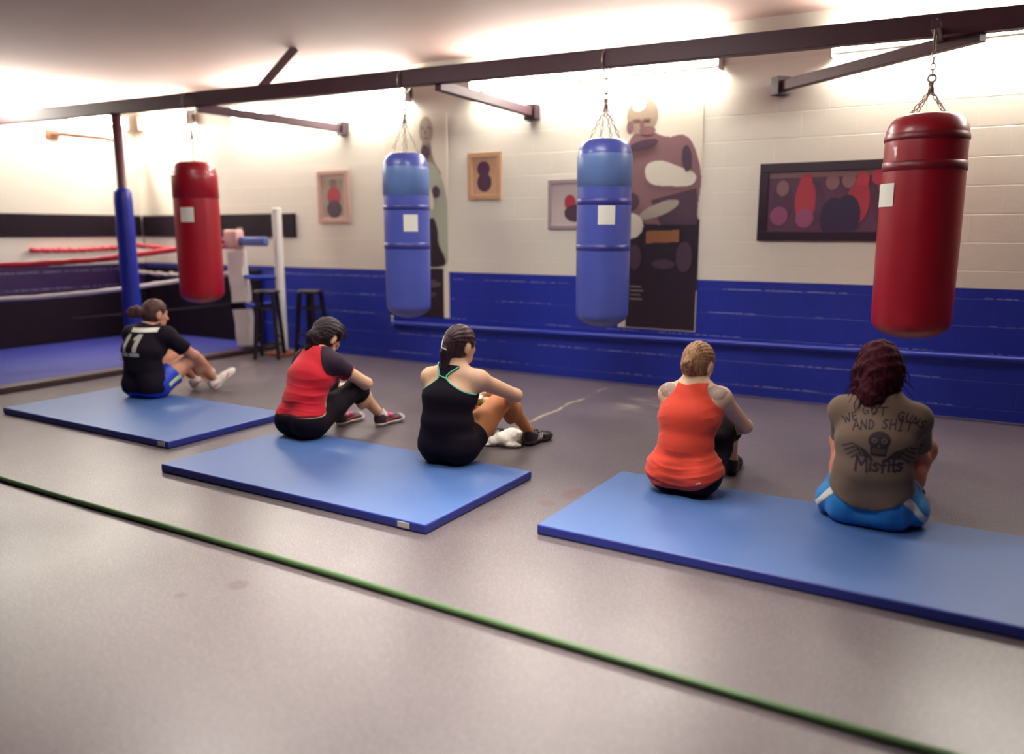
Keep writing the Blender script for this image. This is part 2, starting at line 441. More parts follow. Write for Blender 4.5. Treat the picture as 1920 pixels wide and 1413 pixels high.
heavy_bag(-6.85, beam_y(-6.85), 0.69, 2.07, 0.215, M['bag_red'], M['bag_red_dark'], M['bag_red'], 'red heavy bag with white label hanging at the left by the ring', GB, cang(-6.85, 5.3)-0.45, [], HZ, lab_z=1.56)
heavy_bag(-4.38, beam_y(-4.38), 0.66, 2.05, 0.195, M['bag_blue'], M['bag_blue_dark'], M['bag_blue_top'], 'blue heavy bag in front of the left poster, second bag from left', GB, cang(-4.38, 5.5)+0.16, [(1.28, .06), (1.60, .05)], HZ)
heavy_bag(-2.60, beam_y(-2.60), 0.67, 2.08, 0.205, M['bag_blue'], M['bag_blue_dark'], M['bag_blue_top'], 'blue heavy bag left of the tall boxer poster, third bag from left', GB, cang(-2.6, 5.68)+0.10, [(1.28, .05), (1.62, .05)], HZ, lab_z=1.52)
heavy_bag(-0.44, 5.66, 0.73, 2.10, 0.235, M['bag_red'], M['bag_red_dark'], M['bag_red_dark'], 'large red heavy bag at the far right in front of the black frame', GB, cang(-.44, 5.66)-1.15, [(1.79, .06)], 2.50, top_band=0.03, lab_z=1.62, lab_w=0.9)
# the last bag hangs from the slanted arm through a short hanger bar
rect_bar('hanger_bar', (-0.44, 5.56, 2.60), (-0.44, 6.10, 2.60), 0.05, 0.05, M['steel'], fr)

# ------------------------------------------------------------------ wall rail
rl = empty('wall_rail', (-5.6, YB, 0), 'blue painted pipe rail running along the blue band of the back wall', 'rail')
bm = bmesh.new(); add_tube(bm, [(0, -.07, .415), (2, -.07, .435), (4.2, -.07, .462), (6.2, -.07, .485), (8.2, -.07, .50)], 0.024, 14); obj('pipe', bm, M['rail'], rl)
bm = bmesh.new(); add_tube(bm, [(0.0, -.0, .40), (0.0, -.05, .40), (0.0, -.07, .415)], 0.03, 12); add_box(bm, (-.04, -.012, .36), (.04, -.001, .48), .004); obj('end_bracket', bm, M['rail'], rl)
for dz in (.435, .475):
    bm = bmesh.new(); add_box(bm, (-.085, -.014, dz-.012), (-.055, -.001, dz+.016), .004); o = obj('clip', bm, M['white'], rl); o['label'] = 'small white clip at rail end'
for xx in (1.9, 3.9, 5.9, 7.9):
    bm = bmesh.new(); z = .415+.0105*xx; add_tube(bm, [(xx, 0, z-.03), (xx, -.04, z-.03), (xx, -.07, z-.01)], 0.012, 8); obj('bracket', bm, M['rail'], rl)

# ------------------------------------------------------------------ exercise mats
def exercise_mat(x0, x1, y0, y1, label, tagx=None):
    e = empty('exercise_mat', ((x0+x1)/2, (y0+y1)/2, 0), label, 'mat', 'blue exercise mats in a row')
    w, d = (x1-x0)/2, (y1-y0)/2
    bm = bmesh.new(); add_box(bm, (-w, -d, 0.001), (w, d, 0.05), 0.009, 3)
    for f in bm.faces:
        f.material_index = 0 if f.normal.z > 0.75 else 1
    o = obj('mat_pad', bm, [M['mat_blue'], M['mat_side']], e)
    if tagx is not None:
        bm = bmesh.new(); add_box(bm, (tagx-e.location.x-.035, -d-.003, .012), (tagx-e.location.x+.035, -d+.002, .040), .001)
        o = obj('fabric_tag', bm, M['tagw'], e); o['label'] = 'small pale tag on the mat edge'
exercise_mat(-6.55, -4.53, 3.18, 4.20, 'blue exercise mat at the left under the person in a black numbered shirt', -4.60)
exercise_mat(-4.13, -2.18, 2.84, 3.85, 'blue exercise mat in the middle shared by two seated people', -2.31)
exercise_mat(-1.74, 0.28, 3.12, 4.12, 'blue exercise mat at the right under the person in coral and the one in olive')

# ------------------------------------------------------------------ green hose on the floor
bm = bmesh.new()
pts = []
for i in range(90):
    x = -6.2 + i*(8.2/89); pts.append((x, 2.262 - 0.003*x*0 + 0.006*math.sin(x*1.9) + (0.03 if x > 0 else 0)*x*0, 0.0145))
add_tube(bm, pts, 0.014, 12)
tag(obj('hose', bm, M['cord']), 'thin green hose lying straight across the bare floor in front of the mats', 'hose')

# ------------------------------------------------------------------ ring corner
rg = empty('boxing_ring', (-8.6, 5.0, 0), 'low boxing ring corner with blue floor, red and white ropes and white corner pad', 'boxing ring')
R3 = lambda *p: rel(p, rg)
bm = bmesh.new(); add_box(bm, R3(XL+.005, 2.2, 0.001), R3(-7.52, YB-.005, 0.04), .006); obj('ring_floor', bm, M['ring_mat'], rg)
bm = bmesh.new(); add_box(bm, R3(-7.518, 2.2, 0.001), R3(-7.36, YB-.005, 0.055), .008); obj('edge_board', bm, M['brown'], rg)
def rope(pts, r, m, name='rope', twist=0.0, n=60, label=None):
    ps = []
    P = [Vector(p) for p in pts]
    for i in range(n+1):
        t = i/n*(len(P)-1); a = min(int(t), len(P)-2); f = t-a
        ps.append(P[a]*(1-f)+P[a+1]*f)
    # smooth
    for _ in range(6):
        ps = [ps[0]] + [(ps[i-1]+ps[i]*2+ps[i+1])/4 for i in range(1, n)] + [ps[-1]]
    rs = [r*(1+twist*0.5*math.sin(i*1.9)+twist*0.4*math.sin(i*0.83)) for i in range(n+1)]
    if twist: ps = [p+Vector((0, 0, twist*r*0.5*math.sin(i*1.1))) for i, p in enumerate(ps)]
    bm = bmesh.new(); add_tube(bm, [R3(*p) for p in ps], rs, 10)
    o = obj(name, bm, m, rg, True)
    if label: o['label'] = label
A = (-9.4, 2.84); B = (-7.62, 6.32)
def on(t): return (A[0]+(B[0]-A[0])*t, A[1]+(B[1]-A[1])*t)
rope([(*on(0), .70), (*on(.5), .725), (*on(.66), .765), (*on(.85), .85), (*on(1), .93)], .024, M['rope_white'], twist=.10, label='white taped rope along the near side')
rope([(*on(0), 1.02), (*on(.5), 1.07), (*on(.66), 1.105), (*on(.85), 1.20), (*on(1), 1.29)], .030, M['rope_red'], twist=.12, label='red taped rope along the near side')
rope([(XL+.09, 6.45, .90), (-9.2, 6.6, .855), (-8.5, 6.6, .87), (-7.7, 6.38, .90)], .024, M['rope_white'], twist=.45, label='twisted white rope along the wall side')
rope([(XL+.09, 6.45, 1.25), (-9.2, 6.6, 1.19), (-8.5, 6.6, 1.16), (-7.7, 6.38, 1.24)], .028, M['rope_red'], twist=.2, label='faded red rope along the wall side')
rope([(XL+.09, 5.3, 1.18), (-9.87, 5.9, 1.17), (-9.87, 6.45, 1.19)], .028, M['rope_red'], twist=.2)
rope([(-9.0, 5.2, .42), (-8.2, 6.0, .50), (-7.55, 6.33, .57)], .010, M['black'], label='thin black bottom cord')
rope([(-7.50, 6.34, .90), (-7.2, 6.32, .885), (-6.99, 6.42, .89)], .026, M['rope_blue'], label='blue tie rope, upper')
rope([(-7.50, 6.34, .57), (-7.2, 6.32, .565), (-6.99, 6.42, .60)], .026, M['rope_blue'], label='blue tie rope, lower')
# corner pad: long tapering white pad that hangs a little askew
bm = bmesh.new()
add_box(bm, (-.105, -.06, -.56), (.105, .06, .56), .03, 4)
bmesh.ops.subdivide_edges(bm, edges=[e for e in bm.edges if abs(e.verts[0].co.z-e.verts[1].co.z) > .5], cuts=12)
for v in bm.verts:
    v.co.x += 0.004*math.sin(v.co.z*17); v.co.y += 0.004*math.sin(v.co.z*23+1)
o = obj('corner_pad', bm, M['pad_white'], rg, True); o.location = R3(-7.46, 6.34, .64); o.rotation_euler = (0, math.radians(-3.5), math.radians(33))
cp = o
bm = bmesh.new(); add_box(bm, (-.112, -.067, -.12), (.112, .067, -.04), .004); obj('pad_strap', bm, M['black'], cp)
bm = bmesh.new()
for dx, a, b in ((.06, .35, -.40), (.085, .30, -.28), (.10, .28, -.12)):
    pts = [(dx+.012*math.sin(i*.9+dx*40), -.066-.004*math.sin(i), a+(b-a)*i/10) for i in range(11)]
    add_tube(bm, pts, .010, 6)
o = obj('loose_tape', bm, M['pad_white'], cp, True); o['label'] = 'loose strips of white tape hanging on the pad'
bm = bmesh.new(); add_box(bm, R3(-7.63, 6.27, 1.20), R3(-7.42, 6.40, 1.42), .025, 3); o = obj('turnbuckle_cover', bm, [mat('faded_pink_vinyl', lin(224, 176, 170), .5, var=.15, vscale=10)], rg, True); o['label'] = 'faded red and white turnbuckle cover'
bm = bmesh.new(); add_box(bm, R3(-7.42, 6.30, 1.24), R3(-7.0, 6.38, 1.34), .02, 3); o = obj('tie_wrap', bm, mat('dusty_blue_vinyl', lin(88, 108, 176), .5), rg, True); o['label'] = 'dusty blue padded tie'
bm = bmesh.new(); add_tube(bm, [R3(-7.56, 6.46, .04), R3(-7.56, 6.46, 1.45)], .03, 14); obj('corner_post', bm, M['steel_dark'], rg)

pp = empty('standing_pipe', (-6.97, 6.48, 0), 'white plastic pipe standing upright behind the black stool', 'pipe')
bm = bmesh.new(); add_lathe(bm, [(.001, .028), (.056, .03), (.056, .10), (.053, .11), (.052, 1.64), (.045, 1.66), (.001, 1.662)], (0, 0, 0), 24); obj('pipe', bm, M['pvc'], pp)
bm = bmesh.new(); add_box(bm, (-.17, -.13, .001), (.13, .12, .029), .004); o = obj('base_board', bm, M['orange_wood'], pp); o['label'] = 'orange brown wooden base board'

def stool(x, y, label, rz, hgt=.76):
    e = empty('bar_stool', (x, y, 0), label, 'stool', 'black bar stools by the ring corner', rz)
    bm = bmesh.new(); add_lathe(bm, [(.001, hgt-.035), (.13, hgt-.035), (.14, hgt-.025), (.14, hgt-.008), (.13, hgt), (.001, hgt)], (0, 0, 0), 30); obj('seat', bm, M['black_wood'], e)
    for sx in (-1, 1):
        for sy in (-1, 1):
            bm = bmesh.new(); q = []
            for (zz, d) in ((.001, .13), (hgt-.036, .085)):
                q.append([bm.verts.new((sx*d+i*.018, sy*d+j*.018, zz)) for i, j in ((-1, -1), (1, -1), (1, 1), (-1, 1))])
            for k in range(4): bm.faces.new((q[0][k], q[0][(k+1) % 4], q[1][(k+1) % 4], q[1][k]))
            bm.faces.new(q[0][::-1]); bm.faces.new(q[1])
            obj('leg', bm, M['black_wood'], e)
    for zz, pairs in ((.14, (0, 1)), (.25, (2, 3)), (.56, (0, 1, 2, 3))):
        d = .13 - (.045)*(zz/(hgt-.036))
        for pi in pairs:
            a, b = [((-d, -d), (d, -d)), ((-d, d), (d, d)), ((-d, -d), (-d, d)), ((d, -d), (d, d))][pi]
            bm = bmesh.new(); add_tube(bm, [(*a, zz), (*b, zz)], .013, 8); obj('rung', bm, M['black_wood'], e)
stool(-6.93, 6.24, 'black wooden bar stool standing in front of the white pipe', math.radians(32))
stool(-6.55, 6.52, 'black bar stool against the blue wall, right of the white pipe', math.radians(10))

# black pad, shade panel and band on the walls around the ring
bm = bmesh.new(); add_box(bm, (XL+.002, YB-.05, .045), (-7.72, YB-.002, .94), .012); tag(obj('dark_wall_panel', bm, M['black']), 'black panel low on the back wall behind the ring, standing in for shade', 'wall pad')  # covers the blue dado; the wall's shade is put into this dark panel
bm = bmesh.new(); add_box(bm, (XL+.002, 2.4, .045), (XL+.05, YB-.06, .66), .012); tag(obj('dark_wall_panel', bm, M['black']), 'long black wall pad low on the left side wall', 'wall pad')
bm = bmesh.new(); add_box(bm, (XL+.03, YB-.03, 1.335), (-7.08, YB-.002, 1.61), .006); tag(obj('wall_board', bm, M['black']), 'long black board across the back wall at the ring', 'board')
bm = bmesh.new(); add_box(bm, (XL+.002, 2.4, 1.335), (XL+.028, YB-.04, 1.61), .006); tag(obj('wall_board', bm, M['black']), 'long black board on the left side wall at eye height', 'board')
wb = empty('wall_bracket', (XL, 6.1, 2.56), 'rust brown bent pipe bracket high on the left wall', 'bracket')
bm = bmesh.new(); add_tube(bm, [(0, -.35, 0), (.12, -.3, 0), (.14, .25, 0), (.14, .42, -.03), (.14, .46, -.10), (.14, .46, -.26)], .028, 12); obj('bent_pipe', bm, M['bracket'], wb, True)
bm = bmesh.new(); add_box(bm, (.001, -.43, -.06), (.014, -.27, .06), .003); obj('wall_plate', bm, M['bracket'], wb)

# ------------------------------------------------------------------ flat prints: filled cells of a fine grid laid on a surface
def raster(name, inside, u0, u1, v0, v1, step, place, m, parent, label=None):
    nu, nv = int(round((u1-u0)/step)), int(round((v1-v0)/step))
    us = u0+(np.arange(nu)+.5)*step; vs = v0+(np.arange(nv)+.5)*step
    UU, VV = np.meshgrid(us, vs, indexing='ij')
    k = inside(UU, VV)
    ii, jj = np.nonzero(k)
    if len(ii) == 0: return None
    nid = np.full((nu+1, nv+1), -1, dtype=np.int64)
    for a in (0, 1):
        for b in (0, 1): nid[ii+a, jj+b] = 0
    ci, cj = np.nonzero(nid >= 0); nid[ci, cj] = np.arange(len(ci))
    P = place(u0+ci*step, v0+cj*step)
    F = np.stack([nid[ii, jj], nid[ii+1, jj], nid[ii+1, jj+1], nid[ii, jj+1]], 1)
    ok = np.isfinite(P).all(1); F = F[ok[F].all(1)]
    P = np.where(np.isfinite(P), P, 0)
    o = mesh_np(name, P, F, m, parent)
    if label: o['label'] = label
    return o

def mesh_np(name, P, F, m, parent=None, mi=None, smooth=True):
    used = np.unique(F); rem = np.full(len(P), -1, dtype=np.int64); rem[used] = np.arange(len(used))
    P = P[used]; F = rem[F]
    me = bpy.data.meshes.new(name)
    me.vertices.add(len(P)); me.vertices.foreach_set('co', P.astype(np.float32).ravel())
    me.loops.add(F.size); me.loops.foreach_set('vertex_index', F.astype(np.int32).ravel())
    me.polygons.add(len(F)); me.polygons.foreach_set('loop_start', (np.arange(len(F))*F.shape[1]).astype(np.int32))
    for x in (m if isinstance(m, (list, tuple)) else [m]): me.materials.append(x)
    if mi is not None: me.polygons.foreach_set('material_index', mi.astype(np.int32))
    me.update(calc_edges=True); me.validate()
    if smooth: me.polygons.foreach_set('use_smooth', np.ones(len(me.polygons), dtype=bool))
    o = bpy.data.objects.new(name, me); COL.objects.link(o)
    if parent: o.parent = parent
    return o

def seg(u, v, pts, w):
    d = np.full(u.shape, 9.0)
    for (a, b) in zip(pts, pts[1:]):
        ax, ay = a; bx, by = b; dx, dy = bx-ax, by-ay; L = dx*dx+dy*dy+1e-12
        t = np.clip(((u-ax)*dx+(v-ay)*dy)/L, 0, 1)
        d = np.minimum(d, np.hypot(u-ax-t*dx, v-ay-t*dy))
    return d < w
def el(u, v, c, r, a=0.0):
    x, y = u-c[0], v-c[1]; ca, sa = math.cos(a), math.sin(a)
    return ((x*ca+y*sa)/r[0])**2 + ((-x*sa+y*ca)/r[1])**2 < 1
def poly(u, v, pts):
    k = np.zeros(u.shape, bool); n = len(pts)
    for i in range(n):
        x1, y1 = pts[i]; x2, y2 = pts[(i+1) % n]
        c = ((y1 > v) != (y2 > v)) & (u < (x2-x1)*(v-y1)/((y2-y1) if y2 != y1 else 1e-9)+x1)
        k ^= c
    return k

ink = lambda n, c, r=.5: mat('ink_'+n, c, r)
K = dict(black=ink('black', lin(34, 12, 32)), dark=ink('dark', lin(72, 48, 66)), brown=ink('brown', lin(134, 98, 100)), grey=ink('grey', lin(168, 158, 140)),
         pale=ink('pale', lin(226, 220, 198)), sage=ink('sage', lin(178, 184, 162)), orange=ink('orange', lin(150, 96, 58)), red=ink('red', lin(176, 52, 72)),
         pink=ink('pink', lin(150, 78, 116)), plum=ink('plum', lin(84, 46, 78)), navy=ink('navy', lin(46, 26, 66)), text=ink('text', lin(150, 132, 130)))

def wall_sheet(name, x0, x1, z0, z1, label, cat, back, t=.008, group=None):
    e = empty(name, ((x0+x1)/2, YB, z0), label, cat, group)
    w = (x1-x0)/2
    bm = bmesh.new(); add_box(bm, (-w, -t-.001, 0), (w, -.001, z1-z0), .0015, 1)
    obj('board', bm, back, e)
    lay = [0]
    def put(pname, fn, m, step=.007):
        if isinstance(fn, (list, tuple)):
            lay[0] += 1
            for f in fn: put(pname, f, m, step)
            return
        lay[0] += 1
        yy = -t-.001-.0006*lay[0]
        return raster(pname, fn, -w, w, 0, z1-z0, step, lambda u, v: np.stack([u, np.full(u.shape, yy), v], 1), m, e)
    return e, put

def text_rows(u, v, rows, pitch=.02):
    k = np.zeros(u.shape, bool)
    for (x, z, L, h) in rows:
        k |= (u > x) & (u < x+L) & (np.abs(v-z) < h) & (np.sin(u*311+z*97)+np.sin(u*171) > -0.9)
    return k

# life-size boxer poster on the right
board = mat('poster_paper', lin(236, 228, 206), .5)
e, put = wall_sheet('poster', -2.98, -2.24, .525, 2.56, 'tall poster of a bald boxer with folded arms above a black text block', 'poster', board)
def chaikin(p, n=3):
    p = [np.array(q, float) for q in p]
    for _ in range(n): p = [r for i in range(len(p)) for r in (p[i]*.75+p[(i+1) % len(p)]*.25, p[i]*.25+p[(i+1) % len(p)]*.75)]
    return p
def q2(px_, py_): return ((px_-1236)*.00544, (620-py_)*.00467)      # photo layout of the print, in metres on the sheet
def E(u, v, x, y, rx, ry, a=0): return el(u, v, q2(x, y), (rx*.00544, ry*.00467), a)
def PG(u, v, pts): return poly(u, v, chaikin([q2(*p) for p in pts]) if len(pts) > 4 else [q2(*p) for p in pts])
put('print', lambda u, v: PG(u, v, [(1182, 619), (1303, 619), (1305, 410), (1182, 412)]), K['black'])
put('print', lambda u, v: PG(u, v, [(1178, 262), (1200, 240), (1222, 250), (1250, 262), (1272, 254), (1290, 272), (1306, 330), (1302, 372), (1296, 420), (1190, 420), (1172, 385), (1172, 330)]), K['brown'])
put('print', lambda u, v: E(u, v, 1203, 218, 27, 34), ink('tanface', lin(164, 146, 126)))
put('print', lambda u, v: E(u, v, 1197, 199, 12, 11, .3), K['pale'], .004)
put('print', [lambda u, v, q=q: E(u, v, *q) for q in ((1182, 238, 6, 11), (1212, 246, 14, 8), (1193, 226, 7, 3), (1211, 226, 7, 3), (1203, 236, 4, 6))], K['brown'], .004)
put('print', lambda u, v: PG(u, v, [(1208, 306), (1240, 300), (1270, 316), (1298, 326), (1294, 350), (1262, 350), (1214, 346)]), K['pale'])
put('print', [lambda u, v: E(u, v, 1184, 376, 17, 18), lambda u, v: PG(u, v, [(1222, 374), (1298, 354), (1302, 420), (1240, 420)]), lambda u, v: E(u, v, 1206, 272, 26, 9, .2), lambda u, v: E(u, v, 1280, 300, 8, 24, .1)], K['dark'])
put('print', lambda u, v: E(u, v, 1236, 392, 36, 12, .35), K['grey'])
put('print', lambda u, v: E(u, v, 1188, 422, 22, 24), K['pale'])
put('print', lambda u, v: PG(u, v, [(1216, 432), (1272, 430), (1272, 452), (1216, 455)]), K['orange'])
put('print', [lambda u, v, q=q: E(u, v, *q) for q in ((1197, 482, 12, 24), (1282, 480, 14, 28), (1247, 494, 20, 9))], K['dark'])
put('print', [lambda u, v, y=y, L=L: (np.abs(v-q2(0, y)[1]) < .005) & (u > q2(1190, 0)[0]) & (u < q2(1190, 0)[0]+L) for y, L in ((538, .11), (546, .13), (554, .10), (562, .12))], K['text'], .004)

e, put = wall_sheet('poster', -5.70, -4.90, .50, 2.58, 'tall poster of a boxer in a pale jacket partly behind a blue bag', 'poster', board)
def q1(px_, py_): return (-5.20+(px_-790)*.0052 + 5.30, (597-py_)*.00545)
put('print', lambda u, v: (v < .52) & (u < .335), K['black'])
put('print', lambda u, v: poly(u, v, chaikin([q1(*p) for p in ((786, 262), (808, 262), (812, 300), (845, 335), (745, 335), (782, 300))])), ink('stone', lin(150, 142, 128)))
put('print', lambda u, v: poly(u, v, chaikin([q1(*p) for p in ((745, 500), (760, 330), (785, 305), (812, 300), (838, 335), (852, 400), (850, 470), (846, 500))])), K['sage'])
put('print', lambda u, v: el(u, v, q1(797, 244), (.085, .135)), K['grey'])
put('print', [lambda u, v, q=q: el(u, v, q1(*q[:2]), q[2:]) for q in ((789, 240, .02, .012), (805, 240, .02, .012), (797, 248, .012, .022), (797, 258, .026, .010))], K['brown'], .004)
put('print', [lambda u, v: el(u, v, q1(795, 284), (.055, .07)), lambda u, v: el(u, v, q1(820, 358), (.05, .06))], K['dark'])
put('print', lambda u, v: poly(u, v, chaikin([q1(*p) for p in ((795, 420), (812, 400), (824, 430), (822, 455), (840, 480), (842, 500), (760, 500), (770, 450))])), K['black'])
put('print', lambda u, v: el(u, v, q1(804, 368), (.05, .13), .3), K['pale'])
put('print', lambda u, v: text_rows(u, v, [(q1(790, 0)[0], q1(0, y)[1], L, .004) for y, L in ((526, .14), (530, .20), (534, .20), (537, .15), (551, .14), (555, .12), (568, .04), (573, .07), (577, .03), (580, .06), (584, .04))]), K['text'], .004)

def picture(x0, x1, z0, z1, label, frame, mount, fw, arts, group=None):
    e = empty('framed_picture', ((x0+x1)/2, YB, z0), label, 'picture', group)
    w, h = (x1-x0)/2, z1-z0
    for (lo, hi) in (((-w, -.028, 0), (w, -.001, fw)), ((-w, -.028, h-fw), (w, -.001, h)), ((-w, -.028, fw), (-w+fw, -.001, h-fw)), ((w-fw, -.028, fw), (w, -.001, h-fw))):
        bm = bmesh.new(); add_box(bm, lo, hi, .004); obj('frame', bm, frame, e)
    bm = bmesh.new(); add_box(bm, (-w+fw, -.014, fw), (w-fw, -.001, h-fw)); obj('mount', bm, mount, e)
    i = 0
    for fns, m in arts:
      for fn in (fns if isinstance(fns, list) else [fns]):
        i += 1; raster('print', fn, -w+fw, w-fw, fw, h-fw, .006, lambda u, v, yy=-.0146-.0006*i: np.stack([u, np.full(u.shape, yy), v], 1), m, e)
picture(-6.70, -6.24, 1.49, 2.07, 'small picture with a red-topped figure in pale brown frame, left of the left poster', M['frame_pink'], ink('mount', lin(206, 188, 172)), .05,
        [(lambda u, v: (abs(u) < .15) & (v > .08) & (v < .49), K['grey']), (lambda u, v: el(u, v, (0.01, .30), (.10, .11)), K['red']), (lambda u, v: el(u, v, (0.01, .16), (.11, .10)), K['dark']), (lambda u, v: el(u, v, (0.0, .44), (.05, .05)), K['brown'])])
picture(-4.64, -4.25, 1.71, 2.17, 'small tan framed picture with dark figure between the two blue bags', M['frame_tan'], ink('mount_tan', lin(208, 168, 132)), .05,
        [(lambda u, v: el(u, v, (-.01, .30), (.075, .075)), K['plum']), (lambda u, v: el(u, v, (.0, .17), (.085, .09)), K['dark']), (lambda u, v: el(u, v, (.0, .25), (.04, .10)), K['plum'])])
picture(-3.72, -3.22, 1.42, 1.88, 'grey framed picture half hidden behind the right blue bag', M['frame_grey'], ink('mount_grey', lin(204, 190, 184)), .04,
        [(lambda u, v: el(u, v, (-.02, .25), (.06, .07)), K['red']), (lambda u, v: el(u, v, (.04, .15), (.12, .08)), K['dark'])])
def people_row(xs, z, rx, rz):
    return [lambda u, v, x=x, dz=dz: el(u, v, (x, z+dz), (rx, rz)) for x, dz in xs]
picture(-1.74, -.60, 1.325, 1.945, 'large black framed team photograph left of the far right red bag', M['frame_black'], ink('mount_dark', lin(96, 56, 84)), .075,
        [(lambda u, v: v > .50, K['brown']),
         (people_row([(-.38, 0), (.38, 0), (-.13, 0)], .30, .085, .17), K['plum']),
         (people_row([(-.20, .03), (.20, .03)], .29, .08, .18), K['red']),
         (people_row([(-.40, 0), (-.20, -.02)], .20, .07, .075), K['pink']),
         (people_row([(.02, -.02), (.12, 0)], .20, .10, .16), K['navy']),
         (people_row([(-.38, -.02), (.0, .02), (.12, .03), (.38, -.02)], .44, .05, .062), K['brown']),
         (people_row([(-.20, .02), (.22, .02), (.33, .04)], .45, .048, .06), K['red'])])


# ------------------------------------------------------------------ implicit-surface modelling (smooth unions meshed with surface nets)
f32 = np.float32
class Grid:
    def __init__(self, lo, hi, h):
        self.lo = np.array(lo, float); self.h = h
        self.n = np.ceil((np.array(hi)-self.lo)/h).astype(int)+1
        self.ax = [(self.lo[i]+h*np.arange(self.n[i])).astype(f32) for i in range(3)]
    def xyz(self, sl=None):
        a = self.ax if sl is None else [self.ax[i][sl[i]] for i in range(3)]
        return a[0][:, None, None], a[1][None, :, None], a[2][None, None, :]

def smin(a, b, k):
    if k <= 0: return np.minimum(a, b)
    h = np.clip(0.5+0.5*(b-a)/k, 0, 1)
    return b+(a-b)*h-k*h*(1-h)
def smax(a, b, k): return -smin(-a, -b, k)

def cone(a, b, ra, rb, k=.02, s=(1, 1, 1), fr=None, g=''):
    a, b, s = np.array(a, float), np.array(b, float), np.array(s, float)
    m = max(ra, rb)*s
    return dict(t='c', a=a, b=b, ra=ra, rb=rb, k=k, s=s, fr=fr, g=g, lo=np.minimum(a, b)-m, hi=np.maximum(a, b)+m)
def ell(c, r, k=.02, fr=None, g=''):
    c, r = np.array(c, float), np.array(r, float)
    return dict(t='e', c=c, r=r, k=k, fr=fr, g=g, lo=c-r, hi=c+r)

def field(G, prims, off=0.0):
    F = np.full(tuple(G.n), 3.0, f32)
    for p in prims:
        lo, hi = p['lo'], p['hi']
        if p['fr'] is not None:
            o, R = p['fr']
            cs = np.array([[lo[0] if i & 1 else hi[0], lo[1] if i & 2 else hi[1], lo[2] if i & 4 else hi[2]] for i in range(8)])@R.T+o
            lo, hi = cs.min(0), cs.max(0)
        mg = .055+off+p['k']
        i0 = np.clip(np.floor((lo-mg-G.lo)/G.h).astype(int), 0, G.n); i1 = np.clip(np.ceil((hi+mg-G.lo)/G.h).astype(int)+1, 0, G.n)
        if (i1 <= i0).any(): continue
        sl = tuple(slice(a, b) for a, b in zip(i0, i1))
        X, Y, Z = G.xyz(sl)
        if p['fr'] is not None:
            o, R = p['fr']; R = R.astype(f32); X, Y, Z = X-f32(o[0]), Y-f32(o[1]), Z-f32(o[2])
            X, Y, Z = R[0, 0]*X+R[1, 0]*Y+R[2, 0]*Z, R[0, 1]*X+R[1, 1]*Y+R[2, 1]*Z, R[0, 2]*X+R[1, 2]*Y+R[2, 2]*Z
        if p['t'] == 'c':
            s = p['s'].astype(f32); a = (p['a']/s).astype(f32); ba = (p['b']/s-a).astype(f32); L = f32(max(1e-9, float(ba@ba)))
            x, y, z = X/s[0]-a[0], Y/s[1]-a[1], Z/s[2]-a[2]
            h = np.clip((x*ba[0]+y*ba[1]+z*ba[2])/L, 0, 1)
            d = np.sqrt((x-ba[0]*h)**2+(y-ba[1]*h)**2+(z-ba[2]*h)**2)-(f32(p['ra'])+f32(p['rb']-p['ra'])*h)
        else:
            c, r = p['c'].astype(f32), p['r'].astype(f32)
            x, y, z = (X-c[0])/r[0], (Y-c[1])/r[1], (Z-c[2])/r[2]
            k0 = np.sqrt(x*x+y*y+z*z); k1 = np.sqrt((x/r[0])**2+(y/r[1])**2+(z/r[2])**2)+f32(1e-6)
            d = k0*(k0-1)/k1
        F[sl] = smin(F[sl], d.astype(f32), f32(p['k']))
    return F-f32(off)

